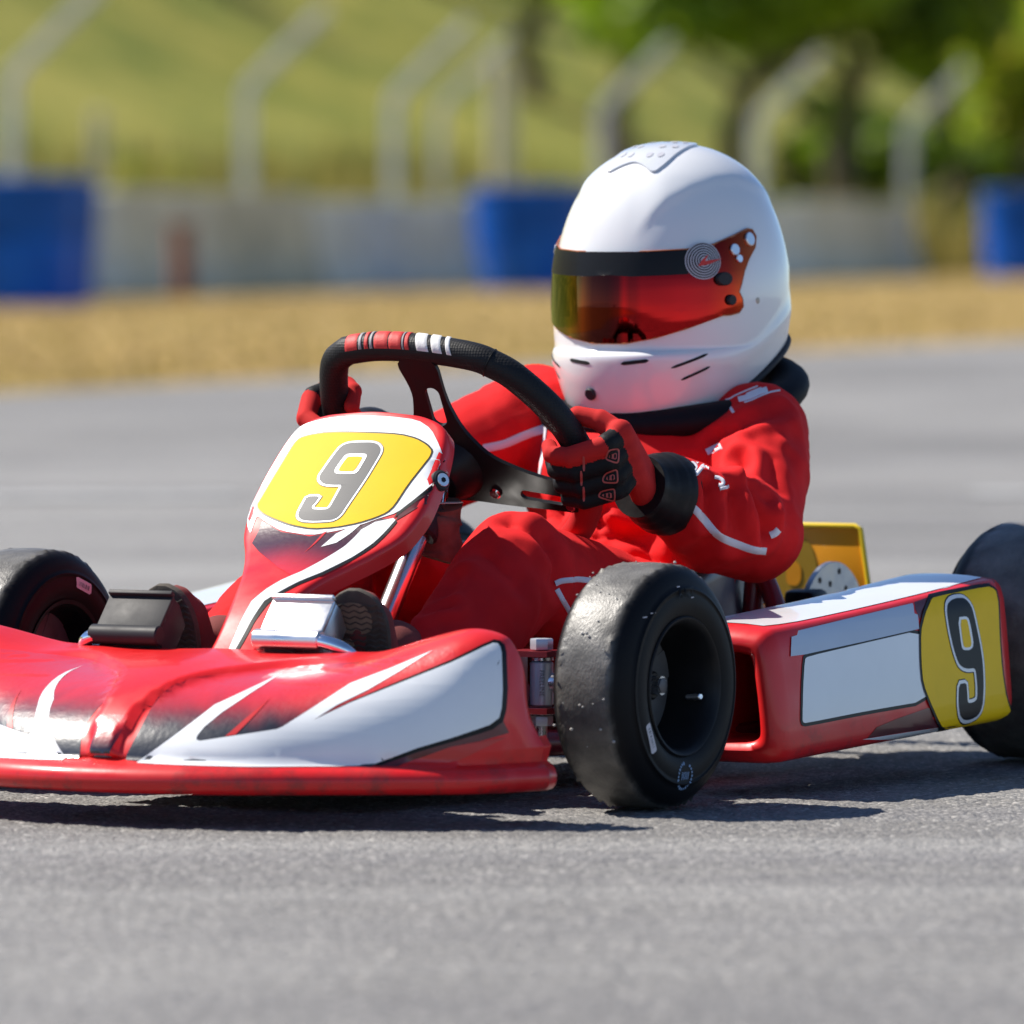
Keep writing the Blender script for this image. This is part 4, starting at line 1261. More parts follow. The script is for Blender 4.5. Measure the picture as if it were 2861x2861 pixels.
# ---- pedals
def pedal(name, yc, m, wid, arm):
    P = empty(name, kart)
    top = V(.196, yc, .2175); hin = V(.226, yc, .183)
    d = top - hin; L = np.linalg.norm(d); u = d / L; n = V(u[2], 0, -u[0])
    R = Matrix(((u[0], 0, n[0], 0), (0, 1, 0, 0), (u[2], 0, n[2], 0), (0, 0, 0, 1)))
    box('foot_plate', tuple((top + hin) / 2), (L, wid, .006), m, P, rot=R, bev=.0012)
    box('top_rib', tuple(top + n * .004 + u * .001), (.005, wid, .008), m, P, rot=R, bev=.001)
    cyl_between('hinge_barrel', (hin[0] + .002, yc - wid / 2 - .004, hin[2] - .004), (hin[0] + .002, yc + wid / 2 + .002, hin[2] - .004), .0105, m, P, n=24, bev=.0015)
    lo = V(hin[0] - .022, yc, hin[2] - .034)
    dd = V(hin[0], yc, hin[2] - .008) - lo; L2 = np.linalg.norm(dd); u2 = dd / L2; n2 = V(u2[2], 0, -u2[0])
    R2 = Matrix(((u2[0], 0, n2[0], 0), (0, 1, 0, 0), (u2[2], 0, n2[2], 0), (0, 0, 0, 1)))
    box('lower_plate', tuple((V(hin[0], yc, hin[2] - .008) + lo) / 2), (L2, wid * .93, .005), m, P, rot=R2, bev=.001)
    for s in (-1, 1):
        pl = [(hin[0] - .002, hin[2] - .012), (hin[0] - .001, hin[2] - .002), (top[0] - .003, top[2] - .002), (top[0] - .012, top[2] - .008), (top[0] - .024, top[2] - .030), (lo[0] - .010, lo[2] + .01), (lo[0] - .003, lo[2])]
        prism('side_cheek', pl, .004, (0, yc + s * (wid / 2 - .003), 0), (1, 0, 0), (0, 0, 1), m, P, bev=.0006)
    tube('pedal_tube', arm, .0075, M_chrome, P, n=16, smooth_path=28)
    return P
pedal('brake_pedal', .083, M_alu, .074, [(.228, .110, .179), (.230, .130, .177), (.226, .148, .170), (.212, .156, .155), (.19, .158, .13), (.16, .155, .075), (.15, .15, .05)])
pedal('throttle_pedal', -.115, M_blackplast, .078, [(.228, -.140, .179), (.231, -.158, .176), (.226, -.168, .166), (.212, -.163, .150), (.195, -.150, .130), (.17, -.13, .09), (.15, -.12, .05)])

# ---- chassis
chassis = empty('chassis', kart)
R_T = .014
def rail(nm, pts, r=R_T, m=None, n=40): return tube(nm, pts, r, m or M_frame, chassis, n=14, smooth_path=n)
for s in (-1, 1):
    rail('main_rail', [(.26, s * .13, .055), (.12, s * .15, .055), (.0, s * .18, .06), (-.2, s * .24, .055), (-.5, s * .25, .055), (-.75, s * .24, .06), (-.98, s * .23, .07)])
    rail('pod_bar', [(-.25, s * .24, .055), (-.27, s * .32, .06), (-.40, s * .36, .065), (-.60, s * .36, .07), (-.70, s * .30, .065), (-.72, s * .24, .06)], .010)
    rail('yoke_bar', [(.03, s * .16, .10), (.0, s * .20, .11), (.0, s * .235, .115)], .016)
    # upright yoke, king pin, stub axle
    y0 = s * .2585
    prism('yoke_plate', [(-.022, -.030), (.022, -.030), (.022, .020), (-.022, .020)], .006, (0, y0 - s * .004, .1585), (1, 0, 0), (0, s, 0), M_frame, chassis, bev=.001)
    prism('yoke_plate', [(-.022, -.030), (.022, -.030), (.022, .020), (-.022, .020)], .006, (0, y0 - s * .004, .0985), (1, 0, 0), (0, s, 0), M_frame, chassis, bev=.001)
    box('yoke_back', (0, y0 - s * .036, .128), (.05, .008, .066), M_frame, chassis, bev=.002)
    kp = cyl_between('king_pin_sleeve', (.004, y0, .1035), (.004, y0, .1505), .0122, M_sleeve, chassis, n=24, bev=.0015)
    if s > 0: kpL = kp
    hexa = [(.012 * math.cos(k * math.pi / 3), .012 * math.sin(k * math.pi / 3)) for k in range(6)]
    prism('king_pin_head', hexa, .012, (.004, y0, .1685), (1, 0, 0), (0, 1, 0), M_sleeve, chassis, bev=.0012)
    cyl_between('king_pin_washer', (.004, y0, .1515), (.004, y0, .1545), .0125, M_steel, chassis, n=20)
    cyl_between('king_pin_washer', (.004, y0, .0945), (.004, y0, .0985), .0125, M_steel, chassis, n=20)
    prism('king_pin_nut', hexa, .011, (.004, y0, .0880), (1, 0, 0), (0, 1, 0), M_sleeve, chassis, bev=.0012)
    cyl_between('king_pin_thread', (.004, y0, .068), (.004, y0, .083), .0062, M_steel, chassis, n=14)
    cyl_between('stub_axle', (.0, y0, .1285), (.0, s * .40, .1285), .010, M_steel, chassis, n=18)
    cyl_between('steering_arm', (-.004, y0, .112), (-.07, s * .235, .108), .007, M_steel, chassis, n=12)
    cyl_between('tie_rod', (-.07, s * .235, .108), (-.035, s * .02, .085), .006, M_alu, chassis, n=12)
    # seat stay
rail('front_hoop', [(.26, .13, .055), (.33, .10, .06), (.35, 0, .06), (.33, -.10, .06), (.26, -.13, .055)], .010)
rail('front_bar', [(.25, .15, .060), (.36, .12, .075), (.38, 0, .078), (.36, -.12, .075), (.25, -.15, .060)], .010)
rail('cross_member', [(.02, -.19, .058), (.02, 0, .055), (.02, .19, .058)], .014)
rail('cross_member', [(-.42, -.25, .055), (-.42, 0, .05), (-.42, .25, .055)], .013)
rail('seat_stay', [(-.660, .165, .060), (-.662, .163, .15), (-.668, .165, .225), (-.675, .160, .25)], .0115)
rail('seat_stay', [(-.675, .160, .25), (-.668, .168, .228), (-.650, .2005, .178), (-.640, .222, .10), (-.635, .235, .06)], .0115)
rail('seat_stay', [(-.66, -.165, .06), (-.665, -.163, .15), (-.675, -.16, .25)], .0115)
box('floor_tray', (-.09, 0, .040), (.56, .36, .003), M_alu, chassis, bev=.001)
# rear axle, disc, bumper, plate
cyl_between('rear_axle', (-.89, -.46, .136), (-.89, .46, .136), .0150, M_steel, kart, n=24)
disc = lathe('brake_disc', [(.1465, .044), (.1465, .0838), (.1472, .0845), (.1528, .0845), (.1535, .0838), (.1535, .044), (.1528, .0433), (.1472, .0433)], M_disc, kart, n=72, centre=(-.89, 0, .136), closed=True, sharp=40)
for k in range(18):
    a = k * 2 * math.pi / 18; rr = .074 if k % 2 else .060
    x, z = -.89 + rr * math.cos(a), .136 + rr * math.sin(a)
    cyl_between('vent_hole', (x, .1460, z), (x, .1541, z), .0036, M_blackmetal, disc, n=12)
lathe('disc_carrier', [(.125, .016), (.125, .026), (.145, .030), (.147, .045), (.153, .045), (.155, .030), (.17, .024), (.17, .016)], M_blackmetal, kart, n=36, centre=(-.89, 0, .136))
bm = bmesh.new(); box_bm(bm, (-.825, .150, .168), (.045, .040, .046), None, .008); bm_obj('brake_caliper', bm, M_blackmetal, kart)
for s in (-1, 1):
    lathe('axle_bearing', [(s * .205, .016), (s * .205, .034), (s * .212, .04), (s * .238, .04), (s * .245, .034), (s * .245, .016)], M_alu, kart, n=32, centre=(-.89, 0, .136))
tube('rear_bumper', [(-.98, .23, .07), (-1.06, .25, .10), (-1.10, .22, .150), (-1.105, .10, .154), (-1.105, -.10, .154), (-1.10, -.22, .150), (-1.06, -.25, .10), (-.98, -.23, .07)], .0115, M_chrome, kart, n=16, smooth_path=60)
tube('bumper_lower_bar', [(-1.02, .24, .085), (-1.09, .2, .085), (-1.095, 0, .085), (-1.09, -.2, .085), (-1.02, -.24, .085)], .010, M_chrome, kart, n=14, smooth_path=40)
rp = prism('rear_number_plate', [(-.122, .158), (.122, .158), (.1215, .162), (.1065, .2535), (.105, .2550), (-.105, .2550), (-.1065, .2535), (-.1215, .162)], .004, (-1.052, 0, 0), (0, 1, 0), (0, 0, 1), M_orange, kart, bev=.001)
tube('plate_rim', [(-1.050, y, z) for y, z in ((.1225, .160), (.1075, .2525), (.100, .2555), (-.100, .2555), (-.1075, .2525), (-.1225, .160))], .0032, M_yplate, rp, n=10)
# seat shell
SEAT = [  # along the spine: x, z | half width | side height
    (-.34, .075, .145, .060), (-.42, .060, .155, .145), (-.50, .052, .152, .180), (-.58, .050, .138, .195), (-.66, .060, .124, .190),
    (-.72, .095, .116, .165), (-.755, .150, .112, .14), (-.775, .215, .108, .10), (-.790, .270, .102, .06), (-.798, .305, .085, .03)]
A = catmull(SEAT, 46)
rows = []
for i in range(46):
    x, z, w, h = A[i]
    a, b = A[max(i - 1, 0)], A[min(i + 1, 45)]
    t = V(b[0] - a[0], b[1] - a[1]); t /= np.linalg.norm(t); n = V(t[1], -t[0])
    if n[0] < 0 and n[1] < 0: n = -n
    n = V(abs(t[1]), abs(t[0]))
    row = []
    for k in range(33):
        s = -1 + 2 * k / 32; e = abs(s)
        yy = math.copysign(w * min(1, math.sin(min(1, e * 1.35) * math.pi / 2)), s) * (1 + .06 * e)
        hh = h * max(0, (e - .35) / .65) ** 1.5
        row.append((x + n[0] * hh, .030 + yy, z + n[1] * hh))
    rows.append(row)
GS = np.array(rows)
seat = mesh('seat', GS.reshape(-1, 3), grid_faces(46, 33), M_seat, kart)
sol = seat.modifiers.new('thickness', 'SOLIDIFY'); sol.thickness = .005; sol.offset = 0
edge = [tuple(p) for p in GS[:, 0]] ; edge2 = [tuple(p) for p in GS[:, -1]]
tube('seat_rim', edge, .0036, M_seatedge, seat, n=8); tube('seat_rim', edge2, .0036, M_seatedge, seat, n=8)
# engine on the driver's right, tucked behind the seat
eng = empty('engine', kart)
box('crankcase', (-.70, -.30, .12), (.15, .11, .11), M_alu, eng, bev=.012)
bm = bmesh.new()
for k in range(7): box_bm(bm, (-.70, -.30, .185 + k * .009), (.11, .10, .0035), None, .001, 1)
box_bm(bm, (-.70, -.30, .21), (.075, .065, .075), None, .01, 2)
bm_obj('finned_cylinder', bm, M_blackmetal, eng)
box('air_box', (-.58, -.31, .19), (.09, .09, .07), M_blackplast, eng, bev=.02, seg=3)
tube('exhaust', [(-.76, -.30, .18), (-.84, -.28, .19), (-.90, -.20, .2), (-.96, -.12, .19)], .018, M_steel, eng, smooth_path=20)
# ------------------------------------------------------------------ stickers and lettering on the kart
# outlines measured in the plane of each panel (metres)
DEC = {
'grad': [(-0.2059,0.0657),(-0.2053,0.0713),(-0.1832,0.1131),(-0.1746,0.1266),(-0.1616,0.1375),(-0.1393,0.1454),(-0.1026,0.1487),(-0.044,0.1536),(0.022,0.1609),(0.0768,0.1702),(0.1242,0.1814),(0.1386,0.1455),(0.1203,0.0916),(0.0424,0.0616),(-0.079,0.0613),(-0.1588,0.063)],
'white': [(-0.195,0.0635),(-0.1532,0.0934),(-0.1163,0.1206),(-0.0803,0.1361),(-0.0473,0.15),(-0.0786,0.1324),(-0.1084,0.1138),(-0.1263,0.0997),(-0.1334,0.091),(-0.1341,0.0875),(-0.1304,0.0862),(-0.1079,0.0899),(-0.0525,0.0986),(-0.0468,0.101),(-0.0406,0.1048),(-0.0121,0.1224),(0.0217,0.1434),(0.0622,0.1586),(0.1052,0.1766),(0.0727,0.1566),(0.0388,0.1371),(0.0083,0.1225),(-0.0152,0.1079),(0.0217,0.1249),(0.0727,0.1452),(0.1237,0.1655),(0.1544,0.1797),(0.1662,0.1843),(0.1711,0.184),(0.1736,0.1806),(0.175,0.1746),(0.1759,0.1381),(0.1748,0.1196),(0.1722,0.1095),(0.1627,0.1027),(0.1236,0.0901),(0.0897,0.0803),(0.0421,0.0626),(0.0051,0.0619),(-0.0791,0.0616),(-0.1152,0.062),(-0.1679,0.0628)],
'spear': [(-0.105,0.0909),(-0.0945,0.0927),(-0.078,0.1086),(-0.0588,0.1282),(-0.0842,0.1086)],
'border': [(-0.0152,0.1079),(0.0217,0.1263),(0.0727,0.1473),(0.1237,0.1681),(0.1545,0.1828),(0.1674,0.1878),(0.1737,0.1867),(0.1785,0.1822),(0.1802,0.1745),(0.1814,0.1379),(0.1799,0.1176),(0.1766,0.1057),(0.1656,0.0979),(0.1236,0.0857),(0.0897,0.076),(0.0511,0.0621),(0.0421,0.0626),(0.0897,0.081),(0.1236,0.0915),(0.1605,0.1053),(0.1678,0.1125),(0.168,0.1631),(0.157,0.1761),(0.1237,0.1617)],
'lowdark': [(0.0511,0.0621),(0.0897,0.076),(0.1236,0.0857),(0.1656,0.0979),(0.1766,0.1057),(0.1825,0.0939),(0.1531,0.0866),(0.1236,0.0813),(0.0777,0.0652),(0.0693,0.0616)],
'lowspear': [(0.0777,0.0652),(0.1236,0.0813),(0.1532,0.0859),(0.1799,0.0895),(0.1531,0.0778),(0.132,0.0677),(0.1203,0.0653)],
'nwhite': [(-0.0868,0.1512),(-0.0736,0.1578),(-0.0503,0.1625),(-0.0126,0.1635),(0.0241,0.1635),(0.0606,0.1611),(0.0804,0.1503),(0.098,0.1288),(0.1095,0.1113),(0.1132,0.1046),(0.1089,0.0733),(0.0964,0.0509),(0.0843,0.032),(0.0685,0.023),(0.0489,0.0103),(0.025,-0.0005),(-0.0035,-0.0091),(-0.0429,-0.0011),(-0.069,0.0139),(-0.0868,0.026),(-0.0851,0.0108),(-0.0824,-0.0031),(-0.0936,0.0116),(-0.1023,0.0303),(-0.1009,0.0479),(-0.0987,0.0794),(-0.0931,0.1215)],
'nyellow': [(-0.0427,0.1399),(0.0064,0.1386),(0.0482,0.138),(0.0691,0.1339),(0.0839,0.127),(0.0927,0.1196),(0.0933,0.1112),(0.0903,0.1003),(0.0824,0.0701),(0.0777,0.0405),(0.0726,0.0307),(0.0617,0.0223),(0.0459,0.0134),(0.0225,0.0052),(-0.0052,0.0019),(-0.0339,0.0079),(-0.0591,0.0177),(-0.0772,0.0263),(-0.0884,0.0344),(-0.0921,0.0409),(-0.0908,0.047),(-0.0877,0.0721),(-0.0822,0.1098),(-0.0796,0.1267),(-0.0759,0.1339),(-0.0647,0.1373)],
'n9': [(-0.0306,0.0482),(-0.0147,0.0481),(-0.0165,0.0402),(-0.0191,0.0335),(-0.0161,0.0298),(-0.0058,0.0294),(0.0013,0.0299),(0.0041,0.0331),(0.0055,0.0473),(0.0069,0.0647),(-0.003,0.0643),(-0.0124,0.0646),(-0.0196,0.0669),(-0.0251,0.0722),(-0.0266,0.0779),(-0.0254,0.0833),(-0.0221,0.0984),(-0.0174,0.1155),(-0.0147,0.1197),(-0.0103,0.1225),(-0.0025,0.124),(0.0101,0.1244),(0.021,0.1246),(0.0282,0.1223),(0.0334,0.1173),(0.0352,0.1111),(0.0343,0.1016),(0.0303,0.0722),(0.0222,0.0323),(0.0212,0.0249),(0.0189,0.0189),(0.0134,0.0146),(-0.0063,0.0128),(-0.0205,0.0136),(-0.0274,0.0166),(-0.0313,0.0214),(-0.0325,0.0274),(-0.0318,0.0364)],
'n9h': [(-0.0001,0.1036),(0.0154,0.1039),(0.0171,0.1019),(0.0163,0.0935),(0.0149,0.0862),(0.0125,0.083),(-0.0038,0.0827),(-0.0056,0.0858),(-0.0042,0.0931),(-0.002,0.1015)],
'n9o': [(-0.0035,0.1077),(0.0174,0.1082),(0.0206,0.1069),(0.0217,0.1031),(0.0205,0.0931),(0.0193,0.0843),(0.0176,0.0808),(0.0139,0.0795),(-0.0052,0.0791),(-0.0091,0.0811),(-0.0106,0.0857),(-0.0087,0.0952),(-0.0062,0.1042)],
'nstripe': [(0.0828,0.0241),(0.0642,0.0161),(0.0533,0.004),(0.0473,-0.0244),(0.0357,-0.0556),(0.0259,-0.0791),(0.0119,-0.0986),(0.0032,-0.116),(-0.0045,-0.1368),(-0.0032,-0.1699),(-0.0007,-0.2012),(0.0008,-0.2169),(0.0081,-0.2166),(0.0083,-0.2009),(0.0087,-0.1669),(0.0106,-0.1363),(0.0191,-0.1227),(0.0331,-0.0989),(0.048,-0.0783),(0.0645,-0.0446),(0.0758,-0.0151),(0.0863,0.0218)],
'nstripeb': [(0.086,0.0228),(0.0753,-0.0139),(0.0638,-0.0432),(0.0473,-0.077),(0.0324,-0.0976),(0.0185,-0.1215),(0.0098,-0.1364),(0.008,-0.1654),(0.0079,-0.1999),(0.0089,-0.2165),(0.0122,-0.2163),(0.0129,-0.2006),(0.0135,-0.1682),(0.0169,-0.1416),(0.0217,-0.128),(0.0361,-0.1047),(0.0512,-0.0843),(0.0675,-0.0505),(0.0796,-0.0197),(0.0891,0.019)],
'nspear': [(0.0499,0.0122),(0.0395,0.0074),(0.027,-0.0048),(0.023,-0.0186),(0.0206,-0.0293),(0.0346,-0.0203),(0.0427,-0.0041)],
'nredspear': [(0.0147,-0.0016),(0.0111,-0.0037),(0.009,-0.0194),(0.0071,-0.0427),(0.011,-0.0234)],
'ngrad': [(-0.0755,0.0155),(-0.0423,-0.0024),(-0.0029,-0.0104),(0.0256,-0.0017),(0.0493,0.0093),(0.0689,0.022),(0.0839,0.0236),(0.0642,0.0161),(0.0533,0.004),(0.0473,-0.0244),(0.0357,-0.0556),(0.0259,-0.0791),(0.019,-0.089),(-0.0091,-0.0716),(-0.0519,-0.0378),(-0.0721,-0.0192)],
'nblackR': [(0.1133,0.1051),(0.1128,0.1096),(0.1145,0.1036),(0.1143,0.082),(0.1071,0.0595),(0.087,0.0292),(0.0831,0.0235),(0.0843,0.032),(0.0964,0.0509),(0.1089,0.0733)],
'nflank': [(0.1145,0.1036),(0.1161,0.1011),(0.1168,0.0698),(0.1108,0.0489),(0.0927,0.0278),(0.0867,0.0208),(0.087,0.0292),(0.1071,0.0595),(0.1143,0.082)],
'pstrip': [(0.2632,0.1746),(0.5104,0.1942),(0.5091,0.1916),(0.5049,0.1833),(0.5113,0.182),(0.5096,0.1665),(0.3873,0.1576),(0.2643,0.1494),(0.2362,0.1488),(0.2398,0.1594),(0.2454,0.1689),(0.2573,0.1702)],
'pwhite': [(0.2642,0.144),(0.2706,0.147),(0.3871,0.1558),(0.513,0.1651),(0.5106,0.1402),(0.5074,0.1126),(0.5137,0.0877),(0.3815,0.083),(0.2539,0.0767),(0.2484,0.0777),(0.2472,0.0808),(0.2538,0.112)],
'pyellow': [(0.5577,0.1989),(0.6741,0.2066),(0.6832,0.2039),(0.6875,0.2),(0.6815,0.1514),(0.681,0.1138),(0.6869,0.0796),(0.7058,0.0635),(0.6939,0.0603),(0.69,0.0567),(0.6262,0.0545),(0.5649,0.0534),(0.5408,0.0599),(0.5221,0.0804),(0.5063,0.1062),(0.506,0.1293),(0.5118,0.1642),(0.5256,0.1821),(0.5475,0.196)],
'p9': [(0.5823,0.1025),(0.5984,0.1031),(0.5988,0.0933),(0.5986,0.0821),(0.6024,0.0805),(0.6137,0.0814),(0.6205,0.0848),(0.6224,0.0997),(0.6215,0.1147),(0.6187,0.1185),(0.6037,0.1183),(0.5926,0.1207),(0.5847,0.1257),(0.5773,0.141),(0.5719,0.1635),(0.5707,0.1822),(0.5761,0.1903),(0.586,0.1945),(0.598,0.1963),(0.6136,0.1962),(0.6214,0.1913),(0.6264,0.1837),(0.6302,0.1685),(0.6356,0.144),(0.638,0.1251),(0.6368,0.1008),(0.6326,0.0804),(0.6279,0.0713),(0.6218,0.066),(0.6103,0.0628),(0.5991,0.0621),(0.5882,0.064),(0.5809,0.069),(0.578,0.0813)],
'p9h': [(0.5959,0.1728),(0.6089,0.1732),(0.6123,0.1702),(0.6162,0.1467),(0.6136,0.1421),(0.6016,0.1417),(0.5973,0.1447)],
'p9o': [(0.5918,0.1757),(0.6104,0.1761),(0.6164,0.1729),(0.6209,0.1484),(0.6184,0.1414),(0.6107,0.1387),(0.5977,0.1393),(0.5935,0.143)],
'pswoosh': [(0.3741,0.0528),(0.4586,0.055),(0.5416,0.0568),(0.5732,0.0516),(0.626,0.0544),(0.6899,0.0567),(0.6945,0.061),(0.6923,0.0589),(0.5973,0.0522),(0.4811,0.0472),(0.4186,0.0499)],
'pdark': [(0.4034,0.0644),(0.4467,0.0714),(0.5165,0.0798),(0.5239,0.0766),(0.545,0.0572),(0.4583,0.0554),(0.3848,0.0535)],
'pdarktop': [(0.5166,0.1953),(0.5613,0.2009),(0.7,0.2115),(0.6899,0.2036),(0.6745,0.207),(0.5583,0.1992),(0.5431,0.1943),(0.5149,0.177),(0.5115,0.1882)],
'pspear': [(0.4389,0.1952),(0.4966,0.2011),(0.5887,0.2088),(0.6856,0.2156),(0.606,0.2074),(0.524,0.202),(0.466,0.1969)],
'tlabel': [(-0.0814,-0.0361),(-0.0826,-0.0382),(-0.0706,-0.0658),(-0.0682,-0.0663),(-0.0626,-0.0639),(-0.0614,-0.0618),(-0.0734,-0.0342),(-0.0758,-0.0337)],
'tstamp': [(-0.0027,-0.0933),(-0.0007,-0.0787),(0.0117,-0.0925),(-0.0174,-0.0908),(0.0001,-0.1084)],
'ticks': [(-0.012,0.1042),(-0.0652,0.079),(-0.0774,0.0751),(0.0113,0.0924)],
'tring': [(-0.0876,0.0677),(-0.0428,0.1033),(0.0148,0.111),(0.0716,0.0955)],
'flabel': [(-0.0169,0.0969),(-0.0209,0.0971),(-0.0451,0.0886),(-0.0458,0.0867),(-0.0432,0.0783),(-0.04,0.0775),(-0.018,0.0854),(-0.0159,0.0867)],
}
C30, S30 = .866, .5
def nose_sticker(name, key, m, lift, step=.008, colour=None, soft=0):
    poly = DEC[key]
    for side in (1, -1):
        if side > 0: P = poly; ux = (-S30, C30, 0)
        else: P = [(-a, b) for a, b in poly]; ux = (S30, C30, 0)
        if soft: P = round_poly(P, it=soft)
        cf = (lambda a, b, s=side: colour(a * s, b)) if colour else None
        sticker(name, P, NB, (0, 0, 0), ux, (0, 0, 1), m, nose, lift=lift, step=step, colour=cf)
NB = bvh_of(nose)
lerp = lambda a, b, t: tuple(a[i] + (b[i] - a[i]) * float(t) for i in range(3))
DARK = (.012, .015, .024)
def c_nose(a, b):
    lim = .118 - .10 * max(0, a) + .02 * noise.noise((a * 60, b * 60, 0)) * .3
    return lerp(DARK, RED, sstep(lim - .022, lim + .022, b) )
nose_sticker('airbrushed_sticker', 'grad', M_print, .0004, step=.006, colour=c_nose)
nose_sticker('dark_sticker', 'lowdark', M_maroon, .0006)
nose_sticker('border_sticker', 'border', M_black_v, .0006)
nose_sticker('white_sticker', 'white', M_white, .0009)
nose_sticker('red_flash_sticker', 'spear', M_redsharp, .0010)
nose_sticker('red_flash_sticker', 'lowspear', M_redsharp, .0010)
# dark foot of the raised centre
def c_mid(a, b): return lerp(DARK, RED, sstep(.074, .104, b))
sticker('airbrushed_sticker', [(-.0105, .0675), (.0105, .0675), (.0145, .085), (.019, .110), (-.019, .110), (-.0145, .085)], NB, (0, 0, 0), (0, 1, 0), (0, 0, 1), M_print, nose, lift=.0005, step=.004, colour=c_mid)

# number panel
PB = bvh_of(nassau)
PO, PX, PY = (.0301, 0, .283), (0, 1, 0), (-.67715, 0, .73585)
def np_sticker(name, key, m, lift, step=.01, colour=None, soft=0, P=None):
    P = P or DEC[key]
    if soft: P = round_poly(P, it=soft)
    return sticker(name, P, PB, PO, PX, PY, m, nassau, lift=lift, step=step, colour=colour)
def c_np(a, b): return lerp(RED, (.050, .004, .010), sstep(-.085, -.010, b + .25 * abs(a + .01)))
np_sticker('airbrushed_sticker', 'ngrad', M_print, .0004, step=.006, colour=c_np)
np_sticker('dark_flank_sticker', 'nflank', M_maroon, .0005)
np_sticker('white_sticker', 'nwhite', M_white, .0006, soft=1)
np_sticker('border_sticker', 'nblackR', M_black_v, .0007)
np_sticker('border_sticker', 'nstripeb', M_black_v, .0006)
np_sticker('white_stripe_sticker', 'nstripe', M_white, .0008)
np_sticker('white_stripe_sticker', 'nspear', M_white, .0008)
np_sticker('red_flash_sticker', 'nredspear', M_redsharp, .0008)
yel = round_poly(DEC['nyellow'], it=1)
np_sticker('border_sticker', None, M_black_v, .0009, P=offset_poly(yel, .0021))
np_sticker('yellow_number_field', None, M_yellow, .0012, P=yel)
def nine(fn, key, fill, lift, w1, w2):
    P = round_poly(DEC[key], it=1)
    fn('digit_outline', None, M_black_v if fill is M_black_v else M_grey_v, lift, P=offset_poly(P, w1 + w2))
    fn('digit_outline', None, M_white, lift + .0003, P=offset_poly(P, w1))
    fn('digit', None, fill, lift + .0006, P=P)
    Ho = round_poly(DEC[key + 'o'], it=1); Hh = round_poly(DEC[key + 'h'], it=1)
    fn('digit_outline', None, M_white, lift + .0009, P=Ho)
    fn('digit_counter', None, M_yellow_lift if fill is M_black_v else M_yellow, lift + .0012, P=Hh)
nine(np_sticker, 'n9', M_grey_v, .0015, .0026, .0008)

# left pod
LB = bvh_of(podL)
def pod_sticker(name, key, m, lift, P=None, soft=0, step=.02, side=1):
    P = P or DEC[key]
    if soft: P = round_poly(P, it=soft)
    if side > 0: return sticker(name, P, LB, (0, 0, 0), (-1, 0, 0), (0, 0, 1), m, podL, lift=lift, step=step)
    return sticker(name, [(-a, b) for a, b in P], RB, (0, 0, 0), (1, 0, 0), (0, 0, 1), m, podR, lift=lift, step=step)
RB = bvh_of(podR)
for sd in (1, -1):
    f = lambda *a, sd=sd, **k: pod_sticker(*a, side=sd, **k)
    f('dark_sticker', 'pdark', M_maroon, .0006)
    f('dark_sticker', 'pdarktop', M_maroon, .0005)
    f('white_flash_sticker', 'pswoosh', M_white, .0007)
    f('white_flash_sticker', 'pspear', M_white, .0008)
    pw = round_poly(DEC['pwhite'], it=1)
    f('border_sticker', None, M_black_v, .0008, P=offset_poly(pw, .0038))
    f('white_panel_sticker', None, M_white, .0011, P=pw)
    f('pale_strip_sticker', 'pstrip', M_shadewhite, .0014)
    py = round_poly(DEC['pyellow'], it=1)
    f('border_sticker', None, M_black_v, .0017, P=offset_poly(py, .0036))
    f('yellow_number_field', None, M_yellow_lift, .0020, P=py)
    nine(f, 'p9', M_black_v, .0023, .0038, .0012)
    # white top skin
    top = [(.226, .402), (.25, .408), (.285, .413), (.36, .418), (.47, .425), (.58, .432), (.69, .438), (.70, .350), (.60, .343), (.45, .333), (.30, .323), (.226, .318)]
    if sd > 0: sticker('white_top_sticker', [(a, -b) for a, b in top], LB, (0, 0, 0), (-1, 0, 0), (0, -1, 0), M_white, podL, lift=.0007, step=.02)
    else: sticker('white_top_sticker', [(a, b) for a, b in top], RB, (0, 0, 0), (-1, 0, 0), (0, -1, 0), M_white, podR, lift=.0007, step=.02)

# rear plate: the digit shows through the plastic
sticker('digit', round_poly([(-.005, .170), (-.005, .240), (.020, .244), (.042, .236), (.052, .205), (.044, .178), (.026, .166)], it=2), bvh_of(rp), (0, 0, 0), (0, 1, 0), (0, 0, 1), M_olive, rp, lift=.0006, step=.03)
sticker('digit_counter', round_poly([(.010, .185), (.010, .212), (.022, .214), (.030, .206), (.030, .190), (.024, .183)], it=2), bvh_of(rp), (0, 0, 0), (0, 1, 0), (0, 0, 1), M_orange, rp, lift=.0012, step=.03)

# tyre markings
tb = bvh_of(tFL); tb2 = bvh_of(tFR)
def side_sticker(name, P, W, b, sd, m, lift=.0006, step=.01):
    return sticker(name, P, b, (0, 0, 0), (-sd, 0, 0), (0, 0, 1), m, W, lift=lift, step=step)
side_sticker('barcode_label', DEC['tlabel'], wFL, tb, 1, M_label)
FL2 = [(-a, b) for a, b in DEC['flabel']]
side_sticker('barcode_label', FL2, wFR, tb2, 1, M_label)
def bars(P, W, b, sd, n=9):
    P = np.array(P); c = P.mean(0); u, s, vt = np.linalg.svd(P - c); ax, ay = vt[0], vt[1]
    la = np.ptp((P - c) @ ax) / 2; lb = np.ptp((P - c) @ ay) / 2
    random.seed(4)
    x = -.62 * la
    while x < .7 * la:
        w = random.choice((.0006, .0010, .0016))
        q = [c + ax * (x + dx) + ay * (lb * dy) for dx, dy in ((0, -.35), (w, -.35), (w, .45), (0, .45))]
        side_sticker('barcode_bar', [tuple(v) for v in q], W, b, sd, M_text, lift=.0011)
        x += w + random.choice((.0012, .0020))
bars(DEC['tlabel'], wFL, tb, 1); bars(FL2, wFR, tb2, 1)
